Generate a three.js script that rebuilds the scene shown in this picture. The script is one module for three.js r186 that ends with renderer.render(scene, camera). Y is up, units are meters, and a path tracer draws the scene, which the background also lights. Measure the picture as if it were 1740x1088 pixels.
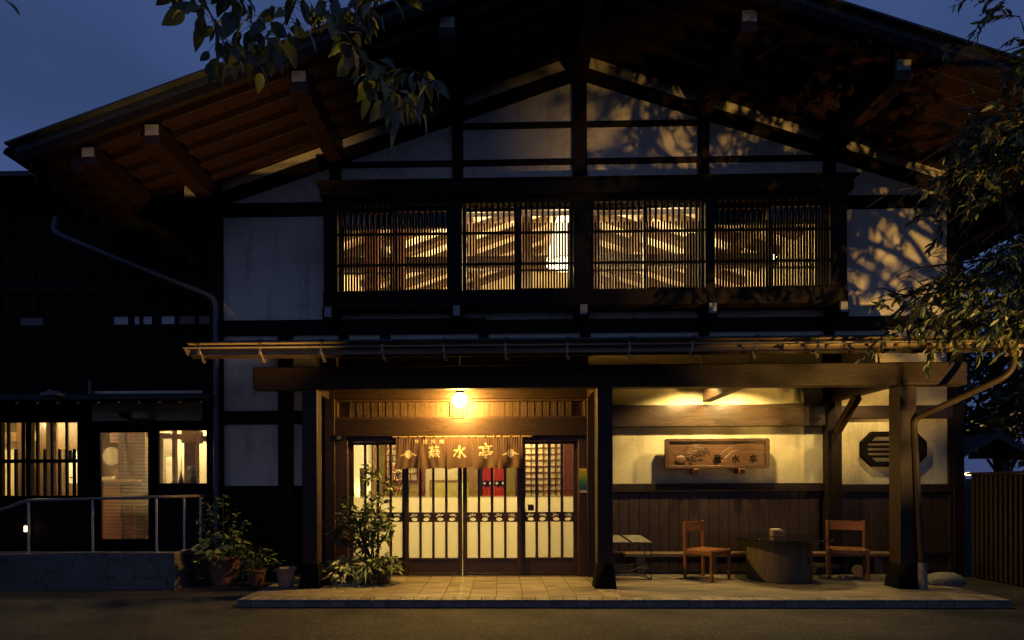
import * as THREE from 'three';
import { RoundedBoxGeometry } from 'three/addons/geometries/RoundedBoxGeometry.js';
import { mergeGeometries } from 'three/addons/utils/BufferGeometryUtils.js';
import { Brush, Evaluator, SUBTRACTION } from 'three-bvh-csg';

// ---------------------------------------------------------------- camera, sky, exposure
const scene = new THREE.Scene();
const camera = new THREE.PerspectiveCamera(2 * Math.atan(544 / 960) * 180 / Math.PI, 1024 / 640, 0.05, 900);
camera.position.set(0, 1.32, 8.35);                       // tripod in the forecourt
camera.rotation.set(0, 0.021, -0.0035, 'YXZ');
camera.setViewOffset(1740, 1088, 40, -285, 1740, 1088);   // shift lens: level camera, raised view
const renderer = new THREE.WebGLRenderer();
renderer.toneMapping = THREE.LinearToneMapping;
renderer.toneMappingExposure = 1;
renderer.shadowMap.enabled = true;

let seed = 7;
const rnd = () => { seed = (seed + 0x6d2b79f5) | 0; let t = Math.imul(seed ^ (seed >>> 15), 1 | seed); t = (t + Math.imul(t ^ (t >>> 7), 61 | t)) ^ t; return ((t ^ (t >>> 14)) >>> 0) / 4294967296; };
const rr = (a, b) => a + (b - a) * rnd();
const lerp = THREE.MathUtils.lerp, clamp = THREE.MathUtils.clamp, V = (x, y, z) => new THREE.Vector3(x, y, z);

// periodic value noise
const LAT = new Float32Array(65536).map(() => rnd());
const lat = (x, y, p) => LAT[(((x % p) + p) % p) * 251 % 65536 ^ (((y % p) + p) % p) * 7919 % 65536];
function vnoise(x, y, p) {
  const ix = Math.floor(x), iy = Math.floor(y), fx = x - ix, fy = y - iy, u = fx * fx * (3 - 2 * fx), v = fy * fy * (3 - 2 * fy);
  return lerp(lerp(lat(ix, iy, p), lat(ix + 1, iy, p), u), lerp(lat(ix, iy + 1, p), lat(ix + 1, iy + 1, p), u), v);
}
function fbm(x, y, p, n = 4) { let s = 0, a = 0.5, t = 0; for (let i = 0; i < n; i++) { s += a * vnoise(x, y, p); t += a; x *= 2; y *= 2; p *= 2; a *= 0.5; } return s / t; }

{ // dusk sky: deep blue, a little paler towards the west (left), thin uneven cloud
  const W = 256, H = 128, d = new Float32Array(W * H * 4);
  for (let j = 0; j < H; j++) for (let i = 0; i < W; i++) {
    const el = (j + 0.5) / H * 180 - 90, az = (i + 0.5) / W * Math.PI * 2 - Math.PI, e = Math.max(el, 0) / 90;
    const west = 0.5 - 0.5 * Math.sin(az + 2.2 + Math.PI / 2);
    let k = lerp(1.0, 1.42, clamp(e * 3, 0, 1)) * lerp(1, 0.42, clamp((e - 0.36) * 1.9, 0, 1)) * lerp(0.72, 1.12, west);
    k *= 0.94 + 0.42 * (fbm(i / 16 + j * 0.03, j / 5, 16, 5) - 0.5) * 2;
    const c = [0.042, 0.075, 0.198], o = (j * W + i) * 4, warm = Math.pow(1 - e, 6);
    d[o] = (c[0] + 0.012 * warm) * k; d[o + 1] = (c[1] + 0.004 * warm) * k; d[o + 2] = c[2] * k; d[o + 3] = 1;
  }
  const t = new THREE.DataTexture(d, W, H, THREE.RGBAFormat, THREE.FloatType);
  t.mapping = THREE.EquirectangularReflectionMapping; t.needsUpdate = true;
  scene.background = t; scene.environment = t;
}
const afterglow = new THREE.DirectionalLight(new THREE.Color(1, 0.66, 0.42), 0.016);   // the last light of the sky behind the camera
afterglow.position.set(-8, 6, 24); afterglow.target.position.set(1, 3, 0); afterglow.castShadow = true; afterglow.shadow.radius = 80;
Object.assign(afterglow.shadow.camera, { left: -14, right: 14, top: 12, bottom: -6, far: 60 });
scene.add(afterglow, afterglow.target);

// ---------------------------------------------------------------- textures and materials
function tex(w, h, fn, srgb = true) {
  const d = new Uint8Array(w * h * 4);
  for (let y = 0; y < h; y++) for (let x = 0; x < w; x++) {
    const c = fn(x / w, y / h), o = (y * w + x) * 4;
    if (typeof c === 'number') d[o] = d[o + 1] = d[o + 2] = clamp(c, 0, 1) * 255; else for (let k = 0; k < 3; k++) d[o + k] = clamp(c[k], 0, 1) * 255;
    d[o + 3] = 255;
  }
  const t = new THREE.DataTexture(d, w, h);
  t.wrapS = t.wrapT = THREE.RepeatWrapping; t.magFilter = THREE.LinearFilter; t.minFilter = THREE.LinearMipmapLinearFilter;
  if (srgb) t.colorSpace = THREE.SRGBColorSpace; t.needsUpdate = true;
  return t;
}
const grainFn = (u, v) => {
  const w = fbm(u * 4, v * 8, 8, 3), ring = Math.sin((v * 18 + w * 5) * Math.PI * 2), fine = vnoise(u * 16, v * 256, 256);
  return 0.74 + 0.12 * ring * (0.4 + 0.6 * vnoise(u * 4, v * 8, 8)) + 0.22 * (fine - 0.5) + 0.2 * (fbm(u * 8, v * 16, 16, 4) - 0.5);
};
const T_WOOD = tex(512, 512, grainFn), T_WOODB = tex(512, 512, grainFn, false);
const T_PLASTER = tex(512, 512, (u, v) => { const a = fbm(u * 4, v * 4, 4, 5), b = vnoise(u * 128, v * 128, 128), s = fbm(u * 24, v * 4, 24, 4), h = Math.abs(fbm(u * 5 + 3, v * 5, 5, 5) - 0.5); const k = 0.86 + 0.2 * (a - 0.5) + 0.06 * (b - 0.5) - 0.14 * Math.max(0, s - 0.58) * 3 - (h < 0.004 && a > 0.52 ? 0.13 : 0); return [k, k * 0.995, k * 0.985]; });
const T_PLASTERB = tex(256, 256, (u, v) => 0.5 + 0.6 * (fbm(u * 16, v * 16, 16, 4) - 0.5), false);
T_PLASTER.repeat.set(0.37, 0.37); T_PLASTERB.repeat.set(0.6, 0.6);
const T_STONE = tex(512, 512, (u, v) => { const a = fbm(u * 6, v * 6, 6, 5), b = vnoise(u * 200, v * 200, 200); return 0.72 + 0.42 * (a - 0.5) + 0.16 * (b - 0.5); });
const T_STONEB = tex(256, 256, (u, v) => 0.5 + 0.7 * (fbm(u * 12, v * 12, 12, 5) - 0.5), false);
const asphFn = (u, v) => { const a = vnoise(u * 220, v * 220, 220), b = vnoise(u * 97, v * 97, 97), c = fbm(u * 4, v * 4, 4, 4); const d = vnoise(u * 60, v * 60, 60); return 0.52 + 0.75 * (a - 0.5) + 0.4 * (d - 0.5) + (b > 0.84 ? 0.34 : 0) + 0.7 * (c - 0.5); };
const T_ASPH = tex(1024, 1024, asphFn), T_ASPHB = tex(1024, 1024, asphFn, false);

const mats = {};
function M(name, r, g, b, o = {}) {
  const m = new THREE.MeshPhysicalMaterial({ roughness: 0.6, ...o }); m.name = name; m.color.setRGB(r, g, b); mats[name] = m; return m;
}
const wood = (name, r, g, b, o = {}) => M(name, r, g, b, { map: T_WOOD, bumpMap: T_WOODB, bumpScale: 0.0025, roughness: 0.5, ...o });
const mDark = wood('dark_timber', 0.024, 0.014, 0.009, { specularIntensity: 0.25, roughness: 0.7 }), mBlack = wood('black_timber', 0.010, 0.007, 0.005, { specularIntensity: 0.15, roughness: 0.75 });
const mEave = wood('eave_boards', 0.032, 0.0095, 0.004, { specularIntensity: 0.4 }), mRaft = wood('rafter_wood', 0.026, 0.009, 0.005, { specularIntensity: 0.5 });
const mPorch = wood('porch_timber', 0.046, 0.023, 0.011, { roughness: 0.5, specularIntensity: 0.6 }), mBeam = wood('old_beam', 0.075, 0.040, 0.016, { roughness: 0.32, clearcoat: 0.35, clearcoatRoughness: 0.3 });
const mDoor = wood('door_wood', 0.075, 0.036, 0.018, { roughness: 0.4 }), mRed = wood('red_brown_wood', 0.30, 0.085, 0.03, { roughness: 0.4 });
const mChair = wood('chair_wood', 0.33, 0.115, 0.026, { roughness: 0.4, clearcoat: 0.15, clearcoatRoughness: 0.25 });
const mWain = wood('wainscot_boards', 0.070, 0.037, 0.017), mWain2 = wood('wainscot_boards_worn', 0.083, 0.045, 0.021), mPale = wood('pale_wood', 0.52, 0.33, 0.15), mBench = wood('bench_wood', 0.26, 0.16, 0.07);
const mSign = wood('sign_wood', 0.19, 0.085, 0.03, { roughness: 0.4 }), mSignD = wood('sign_frame', 0.13, 0.058, 0.022, { roughness: 0.4 }), mLog = wood('log_wood', 0.16, 0.115, 0.055, { roughness: 0.75 });
const mFence = wood('fence_slats', 0.026, 0.013, 0.008), mTrunk = wood('bark', 0.05, 0.034, 0.022, { roughness: 0.9 });
const mRoomRaft = wood('room_rafter', 0.15, 0.092, 0.042), mTransom = wood('transom_wood', 0.15, 0.085, 0.038);
const mPlaster = M('plaster', 0.72, 0.63, 0.50, { map: T_PLASTER, bumpMap: T_PLASTERB, bumpScale: 0.0015, roughness: 0.9 });
const mPlasterY = M('plaster_alcove', 0.74, 0.65, 0.40, { map: T_PLASTER, bumpMap: T_PLASTERB, bumpScale: 0.0015, roughness: 0.9 });
const mCap = M('end_cap_metal', 0.42, 0.40, 0.37, { map: T_STONE, roughness: 0.6 });
const mWhite = M('white_paint', 0.78, 0.75, 0.68, { roughness: 0.7 }), mPaper = M('shoji_paper', 0.86, 0.82, 0.70, { roughness: 0.9, transmission: 0.35 });
const mMetal = M('dark_metal', 0.03, 0.032, 0.036, { roughness: 0.45, metalness: 0.2 }), mSteel = M('steel', 0.55, 0.54, 0.52, { roughness: 0.32, metalness: 1 });
const mPipe = M('plastic_pipe', 0.055, 0.055, 0.065, { roughness: 0.4 }), mPipeB = M('brown_pipe', 0.034, 0.021, 0.012, { roughness: 0.55, specularIntensity: 0.5 });
const mGutter = M('copper_gutter', 0.42, 0.28, 0.14, { map: T_STONE, roughness: 0.5, metalness: 0.15 }), mBrass = M('gutter_bracket', 0.22, 0.17, 0.10, { roughness: 0.45, metalness: 0.5 });
const mRoof = M('roof_sheet', 0.03, 0.032, 0.036, { map: T_STONE, roughness: 0.6 });
const mTiles = [0.40, 0.44, 0.47, 0.43].map((k, i) => M('floor_tile_' + 'abcd'[i], k, k * 0.82, k * 0.50, { map: T_STONE, bumpMap: T_STONEB, bumpScale: 0.001, roughness: 0.42 }));
const mEdge = [0.30, 0.33, 0.36].map((k, i) => M('edge_tile_' + 'abc'[i], k, k * 0.84, k * 0.62, { map: T_STONE, bumpMap: T_STONEB, bumpScale: 0.001, roughness: 0.5 }));
const mGrout = M('grout', 0.13, 0.11, 0.085, { map: T_STONE, roughness: 0.9 });
const mSlab = M('concrete_floor', 0.27, 0.215, 0.13, { map: T_STONE, bumpMap: T_STONEB, bumpScale: 0.002, roughness: 0.75 });
const mAsph = M('asphalt', 0.060, 0.048, 0.033, { map: T_ASPH, bumpMap: T_ASPHB, bumpScale: 0.007, roughness: 0.85 });
const mTerra = M('terracotta', 0.34, 0.12, 0.05, { map: T_STONE, roughness: 0.75 }), mGlaze = M('glazed_pot', 0.10, 0.045, 0.022, { map: T_STONE, roughness: 0.28, clearcoat: 0.4 }), mGreyPot = M('grey_pot', 0.30, 0.20, 0.13, { map: T_STONE, roughness: 0.7 });
const mSoil = M('soil', 0.03, 0.02, 0.012, { map: T_STONE, roughness: 1 }), mRock = M('rock', 0.26, 0.235, 0.19, { map: T_STONE, bumpMap: T_STONEB, bumpScale: 0.01, roughness: 0.85 });
const mGlass = M('clear_glass', 1, 1, 1, { transmission: 1, roughness: 0, thickness: 0 });
const mGlassD = M('dark_glass', 0.02, 0.022, 0.026, { roughness: 0.06 });
const leafM = (n, r, g, b, o = {}) => M(n, r, g, b, { roughness: 0.5, transmission: 0.35, thickness: 0, side: THREE.DoubleSide, ...o });
const mLeafA = [leafM('leaf_dark', 0.035, 0.055, 0.012), leafM('leaf_mid', 0.075, 0.095, 0.02), leafM('leaf_olive', 0.13, 0.13, 0.028)];
const mLeafC = [leafM('cherry_dark', 0.03, 0.040, 0.012), leafM('cherry_olive', 0.085, 0.10, 0.02), leafM('cherry_yellow', 0.15, 0.14, 0.026)];
const mLeafP = [leafM('shrub_dark', 0.06, 0.09, 0.02), leafM('shrub_mid', 0.10, 0.14, 0.03), leafM('shrub_light', 0.15, 0.19, 0.05)];
const mLeafV = [leafM('variegated_green', 0.14, 0.20, 0.05), leafM('variegated_pale', 0.32, 0.36, 0.14), leafM('variegated_cream', 0.45, 0.44, 0.22)];
const glow = (name, r, g, b, k) => { const m = M(name, 0.8, 0.8, 0.8, { roughness: 0.5 }); m.emissive.setRGB(r, g, b); m.emissiveIntensity = k; return m; };

// ---------------------------------------------------------------- building helpers
const used = {};
const numbered = (n) => { const k = used[n] = (used[n] ?? -1) + 1; return k ? n + '_' + String(k).padStart(3, '0') : n; };
function tag(o, label, category, group, kind) { Object.assign(o.userData, label ? { label } : {}, category ? { category } : {}, group ? { group } : {}, kind ? { kind } : {}); return o; }
function thing(name, label, category, p = [0, 0, 0], turn = 0, group) { const o = new THREE.Group(); o.name = numbered(name); o.position.set(...p); o.rotation.y = turn; scene.add(o); return tag(o, label, category, group); }
function struct(name, p = [0, 0, 0]) { const o = new THREE.Group(); o.name = name; o.position.set(...p); scene.add(o); o.userData.kind = 'structure'; return o; }
function sub(parent, name) { const o = new THREE.Group(); o.name = name; parent.add(o); return o; }
function mesh(parent, name, geo, mat, x = 0, y = 0, z = 0) { const m = new THREE.Mesh(geo, mat); m.name = parent === scene ? numbered(name) : name; m.position.set(x, y, z); m.castShadow = m.receiveShadow = true; parent.add(m); return m; }
const off = (p) => { const o = V(0, 0, 0); for (; p && p !== scene; p = p.parent) o.add(p.position); return o; };

function uvMetres(g, sx = 1.3, sy = 0.45, ru = 0, rv = 0, axis) {   // grain along the longest axis
  g.computeBoundingBox(); const s = g.boundingBox.getSize(V()), dim = [s.x, s.y, s.z], L = axis ?? dim.indexOf(Math.max(...dim));
  const p = g.attributes.position, n = g.attributes.normal, uv = new Float32Array(p.count * 2);
  for (let i = 0; i < p.count; i++) {
    const q = [p.getX(i), p.getY(i), p.getZ(i)], m = [Math.abs(n.getX(i)), Math.abs(n.getY(i)), Math.abs(n.getZ(i))], F = m.indexOf(Math.max(...m));
    let a = L, b = 3 - L - F; if (F === L) { a = (L + 1) % 3; b = (L + 2) % 3; }
    uv[i * 2] = q[a] / sx + ru; uv[i * 2 + 1] = q[b] / sy + F * 0.31 + rv;
  }
  g.setAttribute('uv', new THREE.BufferAttribute(uv, 2)); return g;
}
const cache = new Map();
function boxGeo(w, h, d, r = 0.008, variant = 0) {
  const k = [w, h, d].map((x) => x.toFixed(4)).join() + r + '/' + variant;
  if (!cache.has(k)) {
    const rad = Math.min(r, w * 0.3, h * 0.3, d * 0.3);
    const g = rad > 0.0015 ? new RoundedBoxGeometry(w, h, d, 1, rad) : new THREE.BoxGeometry(w, h, d);
    cache.set(k, uvMetres(g, 1.3, 0.45, rnd() * 7, rnd() * 7));
  }
  return cache.get(k);
}
function box(parent, name, mat, x0, x1, y0, y1, z0, z1, r) {
  const o = off(parent), v = Math.floor(rnd() * 3);
  return mesh(parent, name, boxGeo(x1 - x0, y1 - y0, z1 - z0, r, v), mat, (x0 + x1) / 2 - o.x, (y0 + y1) / 2 - o.y, (z0 + z1) / 2 - o.z);
}
function bar(parent, name, mat, a, b, w, h, r) {                     // a square bar from a to b (world points)
  const o = off(parent), d = b.clone().sub(a), L = d.length(), m = mesh(parent, name, boxGeo(w, h, L, r, Math.floor(rnd() * 3)), mat);
  m.position.copy(a).add(b).multiplyScalar(0.5).sub(o); m.lookAt(b.clone().sub(o)); 
  m.quaternion.setFromUnitVectors(V(0, 0, 1), d.normalize()); return m;
}
const barGeo = (a, b, w, h) => { const d = b.clone().sub(a), g = boxGeo(w, h, d.length(), 0, 0).clone(); g.applyQuaternion(new THREE.Quaternion().setFromUnitVectors(V(0, 0, 1), d.clone().normalize())); const c = a.clone().add(b).multiplyScalar(0.5); return g.translate(c.x, c.y, c.z); };
const tubeGeo = (pts, r, seg = 12, side = 8, tension = 0.5) => new THREE.TubeGeometry(new THREE.CatmullRomCurve3(pts, false, 'catmullrom', tension), seg, r, side);
function taper(pts, r0, r1, seg = 10, side = 6) {                    // a tapering tube
  const c = new THREE.CatmullRomCurve3(pts), g = new THREE.TubeGeometry(c, seg, 1, side), p = g.attributes.position;
  for (let i = 0; i <= seg; i++) { const q = c.getPointAt(i / seg), r = lerp(r0, r1, i / seg); for (let j = 0; j <= side; j++) { const k = i * (side + 1) + j; p.setXYZ(k, q.x + (p.getX(k) - q.x) * r, q.y + (p.getY(k) - q.y) * r, q.z + (p.getZ(k) - q.z) * r); } }
  return g;
}
const lathe = (pts, n = 28) => new THREE.LatheGeometry(pts.map(([x, y]) => new THREE.Vector2(x, y)), n);
const poly = (pts, depth, bevel = 0) => new THREE.ExtrudeGeometry(pts instanceof THREE.Shape ? pts : new THREE.Shape(pts.map(([x, y]) => new THREE.Vector2(x, y))), { depth, bevelEnabled: bevel > 0, bevelSize: bevel, bevelThickness: bevel, bevelSegments: 1, curveSegments: 8 });

function lampPoint(x, y, z, color, I, radius = 1) { const l = new THREE.PointLight(new THREE.Color(...color), I); l.position.set(x, y, z); l.castShadow = true; l.shadow.radius = radius; scene.add(l); return l; }
function lampSpot(p, q, color, I, angle, pen, radius = 1) { const l = new THREE.SpotLight(new THREE.Color(...color), I, 0, angle, pen); l.position.set(...p); l.target.position.set(...q); l.castShadow = true; l.shadow.radius = radius; scene.add(l, l.target); return l; }

// a leaf: base at the origin, growing along +y, face towards +z; folded along the midrib
function leafGeo(L, W, fold = 0.25, droop = 0.2, n = 4, tip = 1.6) {
  const p = [], idx = [];
  for (let i = 0; i <= n; i++) {
    const t = i / n, w = W / 2 * Math.pow(Math.sin(Math.PI * Math.pow(t, 0.75)), 0.9) * (t < 1 ? 1 : 0) * (1 - 0.15 * t * tip * 0.3), y = L * t, z = -droop * L * t * t;
    p.push(-w, y, z + fold * w, 0, y, z, w, y, z + fold * w);
    if (i < n) { const a = i * 3; idx.push(a, a + 1, a + 3, a + 1, a + 4, a + 3, a + 1, a + 2, a + 4, a + 2, a + 5, a + 4); }
  }
  const g = new THREE.BufferGeometry(); g.setAttribute('position', new THREE.Float32BufferAttribute(p, 3)); g.setIndex(idx); g.computeVertexNormals(); return g;
}
// leaves: [{p, dir, roll, s, k}] become separate meshes up to `most` (largest first as given), the rest one instanced part
function leaves(parent, list, geos, matsList, most = 300, name = 'leaf') {
  const o = off(parent), q = new THREE.Quaternion(), m4 = new THREE.Matrix4(), rest = [];
  list.forEach((l, i) => {
    const y = l.dir.clone().normalize(), x = V(-y.z, 0.001, y.x).normalize(), z = x.clone().cross(y).normalize();
    q.setFromRotationMatrix(new THREE.Matrix4().makeBasis(x, y, z)); q.multiply(new THREE.Quaternion().setFromAxisAngle(V(0, 1, 0), l.roll));
    const p = l.p.clone().sub(o);
    if (i < most) { const m = mesh(parent, name, geos[i % geos.length], matsList[l.k % matsList.length]); m.position.copy(p); m.quaternion.copy(q); m.scale.setScalar(l.s); }
    else rest.push([new THREE.Matrix4().compose(p, q.clone(), V(l.s, l.s, l.s)), l.k % matsList.length]);
  });
  matsList.forEach((mat, k) => {
    const r = rest.filter((x) => x[1] === k); if (!r.length) return;
    const im = new THREE.InstancedMesh(geos[k % geos.length], mat, r.length); im.name = 'foliage'; im.userData.kind = 'stuff'; im.castShadow = im.receiveShadow = true;
    r.forEach((x, i) => im.setMatrixAt(i, x[0])); parent.add(im);
  });
}

// ================================================================ ground
{
  const g = new THREE.PlaneGeometry(700, 700, 1, 1); g.rotateX(-Math.PI / 2);
  const p = g.attributes.position, uv = new Float32Array(p.count * 2); for (let i = 0; i < p.count; i++) { uv[i * 2] = p.getX(i) / 1.6; uv[i * 2 + 1] = p.getZ(i) / 1.6; }
  g.setAttribute('uv', new THREE.BufferAttribute(uv, 2));
  const m = mesh(scene, 'ground', g, mAsph, 0, 0, -60); m.userData.kind = 'structure';
}
// far rise beyond the gate
{
  const pts = [[-200, -2]]; for (let i = 0; i <= 60; i++) pts.push([-200 + i * 10, 3.0 + 3.2 * fbm(i / 9, 0.5, 64, 3)]); pts.push([400, -2]);
  const m = mesh(scene, 'hills', poly(pts, 30), M('far_wood', 0.03, 0.04, 0.03, { roughness: 1 }), 0, 0, -330); m.userData.kind = 'structure';
}
// entrance platform: tiled in front of the door, poured concrete to the right, edged with small tiles
const PY = 0.09, PX0 = -2.92, PX1 = 5.52, PZ1 = 2.15;
{
  const s = struct('entrance_platform', [0, 0, 0]);
  box(s, 'slab', mGrout, PX0 + 0.012, PX1 - 0.012, -0.05, PY - 0.012, -0.05, PZ1 - 0.012, 0);
  const xs = 1.36;
  box(s, 'concrete_floor', mSlab, xs, PX1 - 0.15, PY - 0.03, PY - 0.002, -0.02, PZ1 - 0.155, 0.004);
  const step = 0.302; let n = 0;
  for (let i = 0; ; i++) { const x0 = -2.765 + i * step; if (x0 + 0.05 > xs) break; const x1 = Math.min(x0 + step - 0.005, xs - 0.004);
    for (let j = 0; j < 6; j++) { const z1 = PZ1 - 0.157 - j * step, z0 = z1 - step + 0.005; if (z1 < 0.3) break; box(s, 'tile', mTiles[(i * 7 + j * 3 + (n++ % 3)) % 4], x0, x1, PY - 0.02, PY + rr(-0.0012, 0.0012), z0, z1, 0.003); } }
  const e = 0.1505, N = Math.round((PX1 - PX0) / e);
  for (let i = 0; i < N; i++) {
    const x0 = PX0 + i * e, x1 = x0 + e - 0.006;
    box(s, 'edge_tile', mEdge[i * 5 % 3], x0, x1, PY - 0.02, PY + rr(-0.001, 0.001), PZ1 - 0.150, PZ1, 0.006);       // nosing
    box(s, 'riser_tile', mEdge[(i * 7 + 1) % 3], x0, x1, 0.004, PY - 0.024, PZ1 - 0.02, PZ1 - 0.002, 0.003);
  }
  for (let j = 0; j < 13; j++) { const z1 = PZ1 - 0.157 - j * e; box(s, 'edge_tile', mEdge[j % 3], PX0, PX0 + 0.147, PY - 0.02, PY + rr(-0.001, 0.001), z1 - e + 0.006, z1, 0.006); box(s, 'edge_tile', mEdge[(j + 1) % 3], PX1 - 0.147, PX1, PY - 0.02, PY + rr(-0.001, 0.001), z1 - e + 0.006, z1, 0.006); }
}

// ================================================================ the inn
const RX = 1.185, SL = 0.343, SA = Math.atan(SL), RY = 7.71;           // ridge line, pitch, soffit height at the ridge
const soffit = (x) => RY - SL * Math.abs(x - RX);
const COL = [-4.22, -2.43, -0.612, 1.185, 2.99, 4.81, 6.6];
const inn = thing('inn_building', 'two-storey timber and plaster inn with deep gable roof and lattice windows', 'building', [RX, 0, 0]);
{
  // --- roof
  const roof = sub(inn, 'roof');
  const slope = (name, mat, side, d0, d1, low, thick, z0, z1, r = 0) => {
    const len = (d1 - d0) / Math.cos(SA), dm = (d0 + d1) / 2, m = mesh(roof, name, boxGeo(len, thick, z1 - z0, r, Math.floor(rnd() * 3)), mat);
    m.position.set(side * dm, RY - SL * dm + low + thick / 2, (z0 + z1) / 2); m.rotation.z = -side * SA; return m;
  };
  for (const s of [-1, 1]) {
    slope('roof_slab', mRoof, s, -0.02, 6.98, 0.035, 0.09, -8.6, 1.70);
    for (let k = 0; k < 12; k++) slope('soffit_board', mEave, s, k * 0.58 + 0.004, k * 0.58 + 0.576, 0.004, 0.026, 0.02, 1.64);
    for (const z of [1.49, 1.19, 0.89, 0.59, 0.29]) slope('rafter', mRaft, s, 0.05, 6.95, -0.098, 0.098, z - 0.05, z + 0.05, 0.004);
    slope('barge_board', mDark, s, 0.0, 7.0, -0.075, 0.18, 1.655, 1.695, 0.006);
    slope('verge_trim', mRoof, s, -0.01, 7.06, 0.127, 0.03, 1.45, 1.77, 0.004);
    box(roof, 'eave_purlin', mRaft, RX + s * 6.35 - 0.09, RX + s * 6.35 + 0.09, RY - SL * 6.35 - 0.31, RY - SL * 6.35 - 0.085, -4, 1.55);
    for (const z of [0.15, 0.45, 0.75, 1.05, 1.35]) mesh(roof, 'gutter_hook', boxGeo(0.03, 0.16, 0.012, 0.003), mPipeB, s * 7.03, RY - SL * 7.03 + 0.0, z);
    const gut = mesh(roof, 'gutter', new THREE.CylinderGeometry(0.075, 0.075, 10.2, 14, 1, true, Math.PI / 2, Math.PI), mPipeB, s * 7.06, RY - SL * 7.06 + 0.06, -3.4); gut.rotation.x = Math.PI / 2; mPipeB.side = THREE.DoubleSide;
  }
  for (let k = -3; k <= 3; k++) {
    const x = RX + k * 1.805, top = RY - SL * Math.max(0.05, Math.abs(k) * 1.805) - 0.085, w = 0.11;
    const p = box(roof, 'purlin', mRaft, x - w, x + w, top - 0.26, top, -0.02, 1.56);
    mesh(p, 'end_cap', boxGeo(0.17, 0.13, 0.012, 0.003), mCap, 0, 0.055, 0.786);
  }
  const wp = box(roof, 'purlin', mRaft, RX - 6.2 - 0.1, RX - 6.2 + 0.1, soffit(RX - 6.2) - 0.30, soffit(RX - 6.2) - 0.085, -0.4, 1.56);
  mesh(wp, 'end_cap', boxGeo(0.15, 0.11, 0.012, 0.003), mCap, 0, 0.04, 0.986);
  box(roof, 'rear_gable', mDark, RX - 5.4, RX + 5.4, 0, 5.9, -8.7, -8.6, 0);
  mesh(roof, 'ridge_tile', boxGeo(0.4, 0.2, 10.3, 0.03), mRoof, 0, RY + 0.25, -3.42);

  // --- upper plaster panels, cut off along the roof
  const clip = (P, f) => { const out = []; P.forEach((a, i) => { const b = P[(i + 1) % P.length], fa = f(a), fb = f(b); if (fa >= 0) out.push(a); if ((fa >= 0) !== (fb >= 0)) { const t = fa / (fa - fb); out.push([lerp(a[0], b[0], t), lerp(a[1], b[1], t)]); } }); return out; };
  const panel = (x0, x1, y0, y1, mat = mPlaster) => {
    const P = clip([[x0, y0], [x1, y0], [x1, y1], [x0, y1]], ([x, y]) => soffit(x) - y); if (P.length < 3) return;
    mesh(inn, 'plaster_panel', poly(P.map(([x, y]) => [x - RX, y]), 0.1), mat, 0, 0, -0.1);
  };
  for (const [i, bands] of [[0, [[3.60, 5.40], [5.42, 6.6], [3.30, 3.595]]], [1, [[3.65, 3.903], [5.474, 6.115], [6.12, 7.6], [3.30, 3.645]]], [2, [[3.65, 3.903], [5.474, 6.115], [6.12, 6.655], [6.66, 8], [3.30, 3.645]]], [3, [[3.65, 3.903], [5.474, 6.115], [6.12, 6.655], [6.66, 8], [3.30, 3.645]]], [4, [[3.65, 3.903], [5.474, 6.115], [6.12, 7.6], [3.30, 3.645]]], [5, [[3.60, 5.40], [5.42, 6.6], [3.30, 3.595]]]])
    for (const [y0, y1] of bands) panel(COL[i] + 0.002, COL[i + 1] - 0.002, y0, y1);
  // lower walls
  panel(COL[0], -3.08, 1.35, 3.295); panel(-3.076, -2.40, 1.35, 3.295);
  panel(1.30, 4.81, 1.33, 3.295, mPlasterY); panel(4.812, 6.6, 1.33, 3.295, mPlasterY);
  box(inn, 'wall_board', mBlack, -2.40, 1.30, 2.71, 3.295, -0.1, -0.002, 0);

  // --- timbers of the front
  const T = (name, x0, x1, y0, y1, z1 = 0.032, z0 = -0.12, m = mDark) => box(inn, name, m, x0, x1, y0, y1, z0, z1, 0.01);
  const w2 = [0.10, 0.085, 0.08, 0.105, 0.08, 0.085, 0.10];
  COL.forEach((x, i) => { T('post', x - w2[i], x + w2[i], i === 0 || i === 6 ? 0 : 3.62, soffit(x) - (i === 3 ? 0.05 : 0.02), 0.045); });
  T('post', -3.30, -3.08, 0, 3.62, 0.04); T('post', 4.71, 4.915, PY, 3.3, 0.13); T('post', -2.66, -2.43, 0, 3.3, 0.035, -0.12);
  T('corner_batten', 6.55, 6.70, 0, 5.3, 0.06);
  const tie = (y, h, x0, x1, z = 0.034) => T('tie_beam', x0, x1, y - h / 2, y + h / 2, z, -0.11);
  tie(6.658, 0.082, -0.6, 2.98); tie(6.115, 0.082, -2.43, 4.81); tie(5.468, 0.20, -4.2, -2.45); tie(5.46, 0.19, 4.82, 6.6);
  T('girder', -4.2, -0.2, 3.60, 3.815, 0.06); T('girder', -0.2, 6.6, 3.598, 3.790, 0.052);
  for (const x of [-3.19, -2.32, -1.70, -0.24, 1.26, 2.99, 4.80, 6.0]) T('stud', x - 0.075, x + 0.075, 3.25, 3.61, 0.030);
  T('tie_beam', -4.12, -3.31, 2.275, 2.475, 0.03); T('tie_beam', -3.07, -2.44, 2.275, 2.475, 0.028);
  for (const s of [-1, 1]) {                                            // sloping gable beams
    const d0 = 0.05, d1 = 5.45, len = (d1 - d0) / Math.cos(SA), m = mesh(inn, 'gable_beam', boxGeo(len, 0.205, 0.13, 0.006, s + 1), mDark);
    m.position.set(s * (d0 + d1) / 2, 7.425 - 0.335 * (d0 + d1) / 2, -0.049); m.rotation.z = -s * Math.atan(0.335);
  }
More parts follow.
